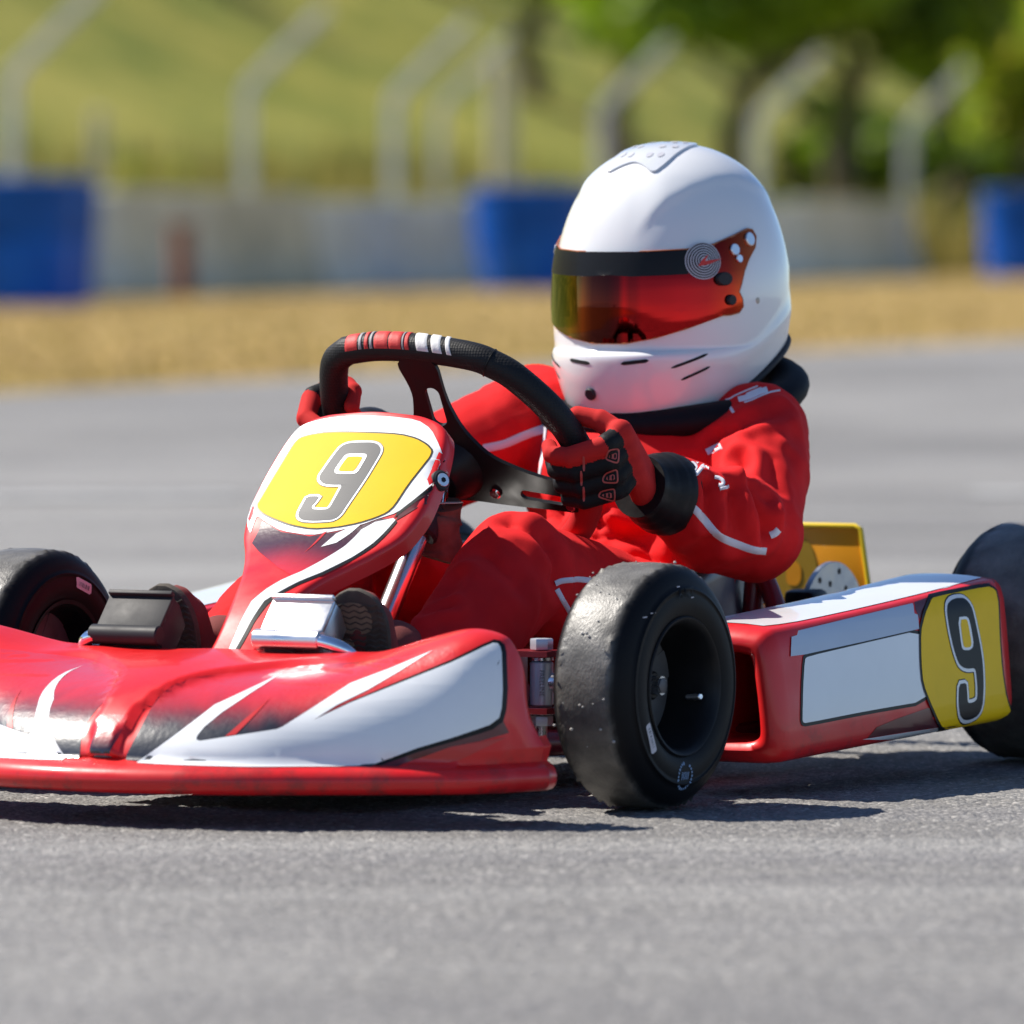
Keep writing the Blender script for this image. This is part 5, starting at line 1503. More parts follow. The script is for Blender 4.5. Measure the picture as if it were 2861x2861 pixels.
# inked stamp: dotted ring with a short line of figures
sc_ = V(DEC['tstamp'][0]); rr = .0135
for k in range(22):
    if k in (4, 5, 13): continue
    a = 2 * math.pi * k / 22
    p = sc_ + rr * V(math.cos(a), math.sin(a)); tq = V(-math.sin(a), math.cos(a)); nq = V(math.cos(a), math.sin(a))
    h = .0022 if k % 3 else .0030
    side_sticker('stamp_mark', [tuple(p + tq * i * .0013 + nq * j * h * .5) for i, j in ((-1, -1), (1, -1), (.7, 1), (-1, 1))], wFL, tb, 1, M_chalk, lift=.0005)
for k in range(5):
    p = sc_ + V(-.0065 + k * .0031, .0005)
    side_sticker('stamp_mark', [tuple(p + V(i, j)) for i, j in ((-.0009, -.004), (.0004, -.004), (.0009, .004), (-.0004, .004))], wFL, tb, 1, M_chalk, lift=.0005)
for (a, b) in DEC['ticks']:
    side_sticker('mould_tick', [(a - .003, b - .0006), (a + .003, b - .0002), (a + .003, b + .0008), (a - .003, b + .0004)], wFL, tb, 1, M_label, lift=.0005)
v2 = V(0, .100)
text_on('moulded_letters', 'ANT', .016, tb, (.0, 0, .0975), (-1, 0, 0), (0, 0, 1), M_rim, wFL, lift=.0016, space=1.15, reach=.2)
text_on('stamped_letters', 'FREELINE', .0068, bvh_of(kpL), (.004, .2585, .128), (0, 0, -1), (-.4848, .8746, 0), M_text, chassis, lift=.0006, reach=.1)
# grit picked up by the hot rubber
random.seed(11)
for k in range(26):
    a = random.uniform(-.5, 1.6); y = random.uniform(-.040, .034); r = FR + .0004
    p = V(r * math.cos(a), y, r * math.sin(a)); s = random.uniform(.0006, .0016)
    v, f = ellipsoid_vf(p, (s, s * 1.3, s), n=6, m=4)
    mesh('grit', v, f, M_stone, wFL, smooth=False)
# ------------------------------------------------------------------ the driver
drv = empty('person', None, KART_LOC, KART_ROT)
tag(drv, 'driver in red race suit, white full-face helmet and black and red gloves', 'person')

def cap(a, ra, b, rb, **k): return capsule_vf(a, ra, b, rb, **k)
YC = .035
SHL, ELL, WRL = V(-.662, .170, .372), V(-.525, .238, .266), V(-.405, .203, .310)
SHR, ELR, WRR = V(-.650, -.110, .385), V(-.500, -.185, .325), V(-.365, -.165, .364)
HPL, KNL, ANL = V(-.570, .092, .135), V(-.165, .130, .234), V(.045, .142, .120)
HPR, KNR, ANR = V(-.570, -.040, .135), V(-.165, -.105, .232), V(.045, -.132, .120)
body_parts = [
    ellipsoid_vf((-.600, YC, .150), (.115, .120, .090)), ellipsoid_vf((-.615, YC, .225), (.108, .122, .095)),
    ellipsoid_vf((-.640, YC + .002, .310), (.108, .145, .100)), ellipsoid_vf((-.668, YC + .003, .362), (.085, .148, .056)),
    cap((-.69, .04, .40), .060, (-.70, .04, .45), .055),
    cap(SHL, .061, (SHL + ELL) / 2 + V(-.004, .004, .010), .056), cap((SHL + ELL) / 2 + V(-.004, .004, .010), .056, ELL, .050),
    cap(ELL, .054, (ELL + WRL) / 2 + V(0, 0, -.006), .057), cap((ELL + WRL) / 2 + V(0, 0, -.006), .057, WRL, .047),
    cap(SHR, .064, ELR, .054), cap(ELR, .054, WRR, .040),
    cap((-.64, .16, .345), .06, (-.64, -.09, .345), .06),
    cap(HPL, .080, (HPL + KNL) / 2, .078), cap((HPL + KNL) / 2, .080, KNL, .062),
    cap(KNL, .062, (KNL + ANL) / 2, .058), cap((KNL + ANL) / 2, .058, ANL, .046),
    cap(HPR, .082, (HPR + KNR) / 2, .078), cap((HPR + KNR) / 2, .080, KNR, .062),
    cap(KNR, .062, (KNR + ANR) / 2, .058), cap((KNR + ANR) / 2, .058, ANR, .046),
]
bme = fuse(body_parts, .0042, smooth=9)
suit = bpy.data.objects.new('race_suit', bme); link(suit, drv)
bme.materials.clear(); bme.materials.append(M_suit)
bme.polygons.foreach_set('use_smooth', np.ones(len(bme.polygons), dtype=bool))

# ---- gloves
def hand(name, centre, along, out, nor, wrist, big=1.0, roll=0.0):
    """Closed hand on the rim. along = up the rim, out = away from the wheel hub, nor = towards the driver."""
    o0, n0 = V(out), V(nor); out = math.cos(roll) * o0 + math.sin(roll) * n0; nor = -math.sin(roll) * o0 + math.cos(roll) * n0
    def q(a, b, c): return V(centre) + big * (a * V(out) + b * V(along) + c * V(nor))
    parts = []; kinds = []
    def add(kind, a, ra, b, rb):
        parts.append(cap(a, ra * big, b, rb * big, n=14, m=5)); kinds.append((kind, V(a), V(b), (ra + rb) / 2 * big))
    fingers = [(.0285, 1.00, .0108, 'red'), (.0075, 1.08, .0108, 'blk'), (-.0130, 1.02, .0104, 'blk'), (-.0315, .88, .0096, 'blk')]
    for b, ln, r, kd in fingers:
        tilt = .10 * b
        mcp = q(.036, b, -.012); pip = q(.010 - .004 * ln, b + .002, -.0335); dip = q(-.0175 * ln, b + .001, -.0290); tip = q(-.0290 * ln, b - .001, -.0115)
        add(kd, mcp, r * 1.12, pip, r * 1.03); add(kd, pip, r, dip, r * .95); add(kd, dip, r * .94, tip, r * .84)
        add('back', q(.040, b, -.006), r * 1.15, q(.045, b * .8, .018), .0125)
        add('palm', q(.045, b * .9, .018), .0150, V(wrist) + (q(0, b * .60, 0) - V(centre)), .0185)
    add('red', q(.040, .020, .022), .0150, q(.020, .036, .026), .0125)
    add('red', q(.020, .036, .026), .0120, q(-.004, .044, .0235), .0108)
    add('red', q(-.004, .044, .0235), .0105, q(-.0225, .040, .0120), .0092)
    me = fuse(parts, .0019, smooth=5)
    co = co_array(me)
    best = np.full(len(co), 1e9); kind = np.zeros(len(co), int)
    for (kd, a, b, r) in kinds:
        d = b - a; t = np.clip(((co - a) @ d) / (d @ d), 0, 1)
        dist = np.linalg.norm(co - (a + t[:, None] * d), axis=1) - r
        k = {'red': 0, 'blk': 1, 'back': 1, 'palm': 2}[kd]
        m = dist < best; best[m] = dist[m]; kind[m] = k
    o = bpy.data.objects.new(name, me); link(o, drv)
    me.materials.clear()
    for m in (M_glove_red, M_glove_blk, M_glove_red): me.materials.append(m)
    fm = np.zeros(len(me.polygons), dtype=np.int32)
    for i, p in enumerate(me.polygons):
        ks = [kind[v] for v in p.vertices]; fm[i] = max(set(ks), key=ks.count)
    me.polygons.foreach_set('material_index', fm)
    me.polygons.foreach_set('use_smooth', np.ones(len(me.polygons), dtype=bool))
    return o
cL = sw(.1625, .004); wL = V(-.345, .196, .3215)
gloveL = hand('glove', cL, SW_U, SW_L, SW_N, wL)
iR = np.argmin(np.linalg.norm(rimc - V(-.131, .042), axis=1))
aR, bR = rimc[iR]; tR = rimc[(iR + 3) % len(rimc)] - rimc[iR - 3]; tR /= np.linalg.norm(tR)
if tR[1] < 0: tR = -tR
alongR = tR[0] * SW_L + tR[1] * SW_U; outR = -(tR[1]) * SW_L + tR[0] * SW_U
wR = V(-.318, -.155, .372)
gloveR = hand('glove', sw(aR, bR), alongR, outR, SW_N, wR, roll=math.radians(38))
def cuff(name, a, b, ra, rb, par):
    a, b = V(a), V(b); n = 12
    p = [a + (b - a) * k / n for k in range(n + 1)]
    r = [ra + (rb - ra) * sstep(0, .8, k / n) + .0007 * math.sin(k * 2.3) * (0 < k < n) for k in range(n + 1)]
    r[-1] = r[-2] - .004
    return tube(name, p, r, M_cuff, par, n=36)
dL = (WRL - wL); cuff('cuff', wL - dL * .20, WRL - dL * .18, .0345, .0455, gloveL)
dR = (WRR - wR); cuff('cuff', wR - dR * .15, WRR + V(-.01, 0, 0), .029, .040, gloveR)

# ---- shoes
def shoe(y, yaw, toe_out):
    S = empty('shoe', drv)
    heel = V(.100, y, .045); toe = V(.150, y + toe_out, .215)
    d = toe - heel; L = np.linalg.norm(d); d /= L
    side = V(math.sin(yaw) * 1.0, math.cos(yaw), 0); side -= d * (side @ d); side /= np.linalg.norm(side)
    n = np.cross(side, d); n /= np.linalg.norm(n)
    if n[0] < 0: n = -n
    up = [ (0.012, .030, .020), (.055, .031, .022), (.11, .033, .019), (.165, .030, .014)]
    parts = []
    parts.append(cap(heel + d * .018 - n * .030, .031, heel + d * .075 - n * .034, .033))
    parts.append(cap(heel + d * .060 - n * .028, .032, heel + d * .145 - n * .020, .029, e=(1, 1)))
    parts.append(cap(heel + d * .140 - n * .020, .029, heel + d * .165 - n * .014, .021))
    parts.append(cap(heel + d * .05 - n * .045, .034, heel + d * .095 - n * .075, .036))
    me = fuse(parts, .0040, smooth=6)
    o = bpy.data.objects.new('upper', me); link(o, S); me.materials.clear(); me.materials.append(M_shoe)
    me.polygons.foreach_set('use_smooth', np.ones(len(me.polygons), dtype=bool))
    out = []
    prof = [(.000, .004), (.006, .020), (.020, .028), (.05, .028), (.085, .027), (.12, .033), (.15, .035), (.172, .030), (.186, .020), (.193, .006)]
    C = catmull(prof, 24)
    pts = [(w, v) for v, w in C] + [(-w, v) for v, w in C[::-1]]
    nn = np.cross(side, d)
    sgn = 1 if nn @ n > 0 else -1
    so = prism('sole', pts, .009, heel + n * .0015, side, d, M_sole, S, bev=.0025)
    prism('sole_patch', round_poly([(-.018, .145), (.016, .145), (.020, .165), (.010, .178), (-.008, .180), (-.020, .170)], it=2), .0024, heel + n * .0062, side, d, M_solepatch, S)
    prism('sole_patch', round_poly([(-.020, .108), (-.006, .108), (-.004, .138), (-.018, .140)], it=2), .0024, heel + n * .0062, side, d, M_solepatch, S)
    bm = bmesh.new()
    for k in range(26):                                            # zig-zag tread
        v0 = .016 + k * .0064
        for j in range(9):
            u0 = -.026 + j * .0065
            if abs(u0) > np.interp(v0, C[:, 0], C[:, 1]) - .004: continue
            z = 1 if j % 2 else -1
            a = heel + side * u0 + d * (v0 - z * .0014) + n * .0064; b = heel + side * (u0 + .0065) + d * (v0 + z * .0014) + n * .0064
            dd = (b - a); dd /= np.linalg.norm(dd); w = np.cross(n, dd) * .0011
            vs = [bm.verts.new(tuple(p)) for p in (a - w, b - w, b + w, a + w)]
            vh = [bm.verts.new(tuple(p + n * .0013)) for p in (a - w * .7, b - w * .7, b + w * .7, a + w * .7)]
            bm.faces.new(vh)
            for i in range(4): bm.faces.new((vs[i], vs[(i + 1) % 4], vh[(i + 1) % 4], vh[i]))
    tr = bm_obj('sole_tread', bm, M_sole, so, smooth=False)
    return S
shoe(.112, -.10, .006)
shoe(-.108, .10, -.006)

# ---- helmet
HC = V(-.700, .040, .5425)
HYAW = math.radians(-1)
helm = empty('helmet', drv, tuple(HC), (0, math.radians(3), HYAW))
HP = [  # z | front | back | half width | squareness
    (-.160, .118, -.072, .090, 2.1), (-.150, .135, -.085, .099, 2.1), (-.130, .148, -.104, .1090, 2.15), (-.105, .1555, -.122, .1165, 2.2), (-.085, .1580, -.133, .1205, 2.25),
    (-.0735, .1575, -.138, .1222, 2.25), (-.0690, .1530, -.140, .1228, 2.25), (-.0650, .1480, -.141, .1232, 2.25), (-.045, .1475, -.147, .1246, 2.25), (-.010, .1460, -.152, .1250, 2.2), (.020, .1430, -.1535, .1232, 2.2),
    (.050, .1375, -.1500, .1185, 2.15), (.080, .1270, -.1410, .1100, 2.1), (.105, .1135, -.1270, .0980, 2.08), (.125, .0970, -.1090, .0835, 2.05), (.140, .0790, -.0880, .0675, 2.0),
    (.150, .0600, -.0660, .0505, 2.0), (.1560, .0400, -.0430, .0330, 2.0), (.1590, .0190, -.0200, .0155, 2.0), (.1597, .0010, -.0010, .0008, 2.0)]
HPa = catmull(HP, 500)
def hel(az, z):
    """point on the shell: az from the front towards the wearer's left."""
    f, b, w, e = (np.interp(z, HPa[:, 0], HPa[:, i]) for i in (1, 2, 3, 4))
    c, s = math.cos(az), math.sin(az)
    a = f if c > 0 else -b
    r = (abs(c / a) ** e + abs(s / w) ** e) ** (-1 / e)
    return V(r * c, r * s, z)
def helm_bottom(az):
    x = math.cos(az)
    return -.155 + .094 * sstep(-.2, 1.0, (1 - x) / 2) - .004 * math.sin(az) ** 2
NA, NZ = 144, 90
zz = np.array([0.0] + list(np.linspace(.02, 1, NZ - 1)))
rows = []
for i in range(NA):
    az = 2 * math.pi * i / NA
    zb = helm_bottom(az); row = []; sb = float(np.interp(zb, HPa[:, 0], np.arange(500)))
    for k in range(NZ):
        z = float(np.interp(sb + (499 - sb) * k / (NZ - 1), np.arange(500), HPa[:, 0]))
        p = hel(az, z)
        aa = (az + math.pi) % (2 * math.pi) - math.pi
        ab = abs(aa)
        # crown moulding: shoulder running from the brow back over the side
        line = float(np.interp(ab, [0, .2, .38, .52, .78, 1.14, 1.5, 2.2, 3.14], [.045, .062, .088, .102, .1144, .121, .120, .100, .070]))
        g = sstep(-.012, .006, z - line) * sstep(.15, .5, ab)
        k2 = 1 + .034 * g * (1 - sstep(.125, .158, z)) * (1 - sstep(2.0, 2.9, ab))
        # rear spoiler edge
        k2 += .030 * sstep(2.2, 2.7, ab) * math.exp(-((z - .018) / .013) ** 2) * (1 if z < .018 else .5)
        # cheek crease
        k2 += .014 * math.exp(-((z - (-.082 + .05 * sstep(.9, 2.4, ab))) / .010) ** 2) * sstep(.35, .8, ab) * (1 - sstep(2.2, 2.7, ab))
        row.append((p[0] * k2, p[1] * k2, p[2]))
    rows.append(row)
GH = np.array(rows)
vs = GH.reshape(-1, 3); fs = grid_faces(NA, NZ, wrap_u=True)
shell = mesh('shell', vs, fs, M_helmet, helm, sharp=80)
low = GH[:, 0]
tube('bottom_trim', low, .0048, M_blackplast, shell, n=10, closed=True)
inn = low * V(.86, .84, 1) + V(0, 0, .012)
mesh('chin_lining', np.vstack([low, inn]), [(i, (i + 1) % NA, NA + (i + 1) % NA, NA + i) for i in range(NA)], M_collar, shell)
# the wearer's neck and padded collar
ring = []
for k in range(48):
    a = 2 * math.pi * k / 48
    ring.append(V(-.698 + .116 * math.cos(a), 0.040 + .138 * math.sin(a), .4160 - .032 * math.cos(a) - .004 * abs(math.sin(a))))
colr = tube('neck_collar', ring, .0195, M_collar, drv, n=20, closed=True, ea=1.35)
# ------------------------------------------------------------------ details of the driver (metres; helmet outlines as bearing, height)
HEL = {
    'visor': [(-0.517, 0.0477), (-0.3012, 0.0457), (0.0068, 0.0436), (0.3237, 0.0434), (0.6315, 0.0445), (0.886, 0.0487), (1.1055, 0.0564), (1.3288, 0.0634), (1.4069, 0.0621), (1.4456, 0.0544), (1.397, 0.0429), (1.2733, 0.0303), (1.1965, 0.0175), (1.1463, 0.0028), (1.1139, -0.0053), (1.1514, -0.014), (1.1556, -0.0224), (1.1045, -0.0287), (1.0115, -0.0305), (0.9323, -0.0304), (0.6061, -0.0435), (0.3719, -0.0525), (0.1389, -0.0585), (-0.0515, -0.0601), (-0.2678, -0.0575), (-0.3849, -0.0545)],
    'strip': [(-0.4685, 0.0246), (-0.3462, 0.0224), (-0.1215, 0.0185), (0.1449, 0.0163), (0.3829, 0.0167), (0.6225, 0.0171)],
    'logo': [(0.7728, 0.0311), (0.9417, 0.03), (0.7818, 0.0502)],
    'screws': [(1.3178, 0.0518), (1.0976, 0.0415), (1.1382, 0.0312), (0.9418, 0.0101), (1.0091, -0.0138), (1.3864, -0.0174), (-0.1501, -0.1155)],
    'slot1': [(-0.3063, -0.069), (-0.0979, -0.071)],
    'slot2': [(0.127, -0.0695), (0.3292, -0.0662)],
    'slot3': [(0.4909, -0.0867), (0.7823, -0.073)],
    'slot4': [(0.5641, -0.1008), (0.8025, -0.0874)],
    'vent': [(-0.3784, 0.14), (-0.2771, 0.147), (-0.1143, 0.153), (0.3686, 0.157), (0.9031, 0.1556), (1.0606, 0.1512), (0.8544, 0.1468), (0.5479, 0.138), (0.4062, 0.13), (0.3339, 0.1286), (0.2727, 0.1307), (0.2182, 0.1356), (-0.0037, 0.1372), (-0.2186, 0.1384)],
    'holes': [(0.1277, 0.1433), (0.327, 0.1401), (0.5076, 0.1461), (0.7145, 0.1483), (0.1359, 0.1498), (0.3134, 0.1526)],
}
FOLD = {
    'c1': [(-0.5852, 0.1609, 0.3672), (-0.5812, 0.1854, 0.3809), (-0.589, 0.1963, 0.3925), (-0.5987, 0.2137, 0.3983), (-0.6253, 0.2224, 0.4103)],
    'c2': [(-0.5779, 0.1834, 0.376), (-0.5763, 0.201, 0.3803), (-0.5844, 0.2099, 0.3877)],
    'c3': [(-0.6321, 0.2227, 0.4135), (-0.6326, 0.2355, 0.402), (-0.6284, 0.246, 0.3889)],
    'c4': [(-0.5501, 0.2461, 0.3477), (-0.5327, 0.2569, 0.3301), (-0.527, 0.2709, 0.319)],
    'c5': [(-0.5438, 0.2104, 0.3457), (-0.4728, 0.2545, 0.3334), (-0.4744, 0.2684, 0.3172), (-0.4824, 0.2753, 0.3056)],
    'c6': [(-0.4556, 0.2652, 0.316), (-0.4636, 0.273, 0.2947), (-0.4692, 0.2729, 0.2749)],
    'c7': [(-0.3957, 0.2449, 0.3239), (-0.3949, 0.2463, 0.3045), (-0.3971, 0.2428, 0.2897)],
    'c8': [(-0.4283, 0.2564, 0.3167), (-0.4254, 0.257, 0.2923), (-0.4391, 0.2536, 0.2674)],
    'c9': [(-0.4098, 0.2522, 0.3074), (-0.4144, 0.2508, 0.2877)],
    'c10': [(-0.4128, 0.2379, 0.2712), (-0.4332, 0.2088, 0.2536), (-0.5489, 0.1332, 0.2398)],
    'c11': [(-0.6148, 0.2502, 0.3809), (-0.5845, 0.2619, 0.3586), (-0.5672, 0.2633, 0.3458)],
    'c12': [(-0.563, 0.2172, 0.3684), (-0.562, 0.2381, 0.3621), (-0.5732, 0.2584, 0.3555)],
    'k1': [(-0.0981, 0.1803, 0.2141), (-0.1024, 0.1801, 0.1949), (-0.0921, 0.1763, 0.1795)],
    'k2': [(-0.0894, 0.1362, 0.261), (-0.0822, 0.162, 0.2428), (-0.0839, 0.1755, 0.2225)],
    'k3': [(0.0173, 0.124, 0.205), (-0.0057, 0.1327, 0.2168), (-0.0433, 0.1295, 0.2389)],
    'k4': [(-0.1584, 0.1742, 0.2721), (-0.1546, 0.1854, 0.2486), (-0.1496, 0.1863, 0.2281)],
    'k5': [(-0.14, 0.1389, 0.288), (-0.1433, 0.1626, 0.2787), (-0.1478, 0.1782, 0.263)],
    'k6': [(0.0524, 0.1135, 0.1858), (0.0273, 0.1243, 0.1991), (0.0005, 0.1452, 0.2063)],
    'k7': [(-0.0634, -0.0597, 0.223), (-0.0994, -0.0548, 0.2329), (-0.139, -0.0481, 0.2347)],
    'k8': [(-0.1637, -0.0475, 0.2516), (-0.168, -0.0426, 0.2305), (-0.1805, -0.0424, 0.2058)],
    't1': [(-0.5277, -0.0073, 0.269), (-0.5407, -0.0132, 0.2842), (-0.5391, -0.0076, 0.3021)],
    't2': [(-0.5189, 0.0224, 0.2636), (-0.5247, 0.0334, 0.275), (-0.5339, 0.0379, 0.2905)],
    't3': [(-0.5156, 0.0408, 0.2578), (-0.5204, 0.0676, 0.2607), (-0.5272, 0.0934, 0.2553), (-0.5256, 0.106, 0.239)],
    't4': [(-0.5291, 0.0263, 0.28), (-0.5225, 0.0606, 0.2673), (-0.5339, 0.0957, 0.2665)],
}
TAPE = {
    'p1': [(-0.3684, 0.2281, 0.309), (-0.3794, 0.237, 0.2999), (-0.3964, 0.241, 0.2873)],
    'p2': [(-0.3984, 0.238, 0.2815), (-0.4253, 0.2442, 0.2685), (-0.4556, 0.2561, 0.2567), (-0.4751, 0.2626, 0.2516), (-0.4905, 0.2694, 0.2495)],
    'p3': [(-0.4856, 0.277, 0.2671), (-0.4916, 0.2798, 0.2694), (-0.4959, 0.2822, 0.2734)],
    'p4': [(-0.4056, 0.2241, 0.351), (-0.5826, 0.1473, 0.3546), (-0.5802, 0.1663, 0.3624)],
    'p5': [(-0.5339, -0.1122, 0.3564), (-0.5562, -0.0978, 0.3611), (-0.577, -0.0843, 0.37), (-0.5925, -0.0659, 0.3783)],
    'p6': [(-0.1575, 0.1867, 0.2245), (-0.1713, 0.1879, 0.2271), (-0.2, 0.1889, 0.2275), (-0.2321, 0.1891, 0.2247), (-0.2649, 0.189, 0.2204)],
    'p7': [(-0.1619, 0.1861, 0.2185), (-0.1758, 0.1846, 0.2083), (-0.1966, 0.1811, 0.195), (-0.212, 0.178, 0.1854)],
    'p8': [(-0.5969, -0.0657, 0.3847), (-0.5822, -0.061, 0.3609), (-0.5689, -0.0567, 0.3434), (-0.5608, -0.0547, 0.3269)],
    's1': [(-0.3892, 0.2271, 0.3458), (-0.394, 0.2271, 0.3476), (-0.3971, 0.2279, 0.3478), (-0.3962, 0.2313, 0.345), (-0.3904, 0.2331, 0.3412), (-0.3876, 0.2329, 0.3398), (-0.3878, 0.2357, 0.3365), (-0.3943, 0.236, 0.3396), (-0.4044, 0.2345, 0.3437), (-0.415, 0.2334, 0.3453), (-0.4175, 0.2346, 0.3445), (-0.4186, 0.2365, 0.343)],
    's2': [(-0.4142, 0.245, 0.333), (-0.4204, 0.2467, 0.3321), (-0.4241, 0.249, 0.3299), (-0.4236, 0.2506, 0.327), (-0.4191, 0.2511, 0.3242), (-0.4144, 0.2498, 0.3247)],
    's3': [(-0.4141, 0.2513, 0.3203), (-0.4209, 0.2527, 0.3214), (-0.4306, 0.2546, 0.3224)],
    's4': [(-0.4112, 0.2247, 0.3507), (-0.409, 0.2283, 0.3487)],
    'h1': [(-0.6206, 0.1514, 0.4119), (-0.6161, 0.1562, 0.4093), (-0.6098, 0.1625, 0.4052), (-0.6013, 0.1715, 0.399)],
    'h2': [(-0.6211, 0.1512, 0.4125), (-0.6187, 0.1585, 0.4142), (-0.6197, 0.1653, 0.418), (-0.6234, 0.1804, 0.4244), (-0.6292, 0.1884, 0.4281)],
    'h3': [(-0.6088, 0.1813, 0.4103), (-0.6114, 0.1897, 0.413), (-0.617, 0.1959, 0.4168), (-0.6277, 0.2056, 0.4216), (-0.6378, 0.2126, 0.4233)],
    'h4': [(-0.6137, 0.1714, 0.4133), (-0.6152, 0.1847, 0.4167), (-0.6222, 0.1932, 0.4215), (-0.6291, 0.2006, 0.4247)],
    'h5': [(-0.6169, 0.1802, 0.4182), (-0.6215, 0.1875, 0.422), (-0.6272, 0.1943, 0.4252)],
}
GLV = {
    'g1': [(0.297, 0.3663), (0.3068, 0.3678), (0.3091, 0.3656), (0.3085, 0.3537), (0.3063, 0.3512), (0.2957, 0.3546), (0.2937, 0.3573)],
    'g1i': [(0.2984, 0.3608), (0.3058, 0.3632), (0.3061, 0.355), (0.2971, 0.3575)],
    'g2': [(0.2933, 0.3406), (0.3048, 0.3451), (0.3074, 0.3429), (0.3079, 0.3319), (0.306, 0.3296), (0.2924, 0.3299), (0.2905, 0.333)],
    'g2i': [(0.2958, 0.337), (0.3038, 0.3397), (0.3046, 0.3331), (0.2946, 0.3331)],
    'g3': [(0.2889, 0.3212), (0.302, 0.3238), (0.3047, 0.3221), (0.305, 0.3114), (0.3025, 0.3092), (0.2875, 0.3136), (0.2865, 0.3161)],
    'g3i': [(0.2915, 0.3176), (0.3007, 0.3196), (0.3015, 0.3127), (0.29, 0.3154)],
    'gr': [(0.2707, 0.3513), (0.2682, 0.3352), (0.2709, 0.3178)],
}
# ---- cloth folds: the suit's own vertices are pushed in along creases and out beside them
def polyline_dist(co, P):
    P = catmull(P, 24); a, b = P[:-1], P[1:]; d = b - a
    best = np.full(len(co), 9.0)
    for i in range(len(a)):
        t = np.clip(((co - a[i]) @ d[i]) / max(d[i] @ d[i], 1e-12), 0, 1)
        best = np.minimum(best, np.linalg.norm(co - (a[i] + t[:, None] * d[i]), axis=1))
    return best
co = co_array(bme); no = no_array(bme)
disp = np.zeros(len(co))
AMP = {'c1': (.008, .010), 'c2': (.004, .006), 'c3': (.004, .006), 'c4': (.005, .008), 'c5': (.007, .009), 'c6': (.009, .010), 'c7': (.007, .007), 'c8': (.007, .009), 'c9': (.004, .006), 'c10': (.006, .010), 'c11': (.004, .009), 'c12': (.003, .008),
       'k1': (.003, .004), 'k2': (.004, .012), 'k3': (.005, .009), 'k4': (.006, .012), 'k5': (.005, .010), 'k6': (.006, .007), 'k7': (.005, .009), 'k8': (.006, .010), 't1': (.008, .009), 't2': (.010, .010), 't3': (.012, .012), 't4': (.008, .012)}
for k, P in FOLD.items():
    A, w = AMP.get(k, (.004, .008))
    A *= {'c5': 2.2, 'c6': 2.2, 'c7': 2.4, 'c8': 2.4, 'c9': 2.2, 'c10': 1.6, 'c3': 2.0, 'c1': 1.5}.get(k, 2.1 if k[0] == 'k' else 1.15)
    d = polyline_dist(co, P)
    disp += -A * np.exp(-d / (w * .62)) + .42 * A * np.exp(-((d - 2.1 * w) / (1.1 * w)) ** 2)
# tension wrinkles gathered at the joints
def wrinkles(J, axis, reach, amp, freq, seed):
    global disp
    axis = V(axis) / np.linalg.norm(axis)
    r = co - V(J); s = r @ axis; rad = r - s[:, None] * axis
    m = np.linalg.norm(r, axis=1) < reach * 2.2
    ref = (V(0, 0, 1) - axis * axis[2]) if abs(axis[2]) < .9 else (V(1, 0, 0) - axis * axis[0]); ref /= np.linalg.norm(ref); side = np.cross(axis, ref)
    for i in np.where(m)[0]:
        th = math.atan2(rad[i] @ side, rad[i] @ ref)
        wob = noise.noise((math.cos(th) * 1.3 + seed, math.sin(th) * 1.3, s[i] * 9))
        q = noise.noise((s[i] * freq + wob * 1.2, math.cos(th) * .8 + seed * 3, math.sin(th) * .8))
        disp[i] += amp * ((1 - abs(q) * 2.4)) * math.exp(-(np.linalg.norm(r[i]) / reach) ** 2)
wrinkles(ELL, WRL - SHL, .075, .0024, 42, 1.0); wrinkles(ELR, WRR - SHR, .075, .0045, 42, 2.0)
wrinkles(KNL, ANL - HPL, .085, .0035, 34, 3.0); wrinkles(KNR, ANR - HPR, .085, .0040, 34, 4.0)
wrinkles(HPL, KNL - HPL, .12, .0050, 26, 5.0); wrinkles(HPR, KNR - HPR, .12, .0050, 26, 6.0)
wrinkles(SHL, ELL - SHL, .070, .0016, 30, 7.0); wrinkles(SHR, ELR - SHR, .08, .0050, 30, 8.0)
wrinkles((SHL + ELL) / 2, ELL - SHL, .07, .0012, 34, 12.0); wrinkles((ELL + WRL) / 2, WRL - ELL, .07, .0018, 40, 13.0)
wrinkles((-.53, .035, .25), (0, 0, 1), .11, .0055, 30, 9.0); wrinkles(ANL, ANL - KNL, .07, .0045, 44, 10.0); wrinkles(ANR, ANR - KNR, .07, .0045, 44, 11.0)
disp += np.array([0.0012 * noise.noise((p[0] * 16, p[1] * 16, p[2] * 16)) for p in co])
co2 = co + no * disp[:, None]
bme.vertices.foreach_set('co', co2.reshape(-1)); bme.update()
SB = bvh_of(suit)

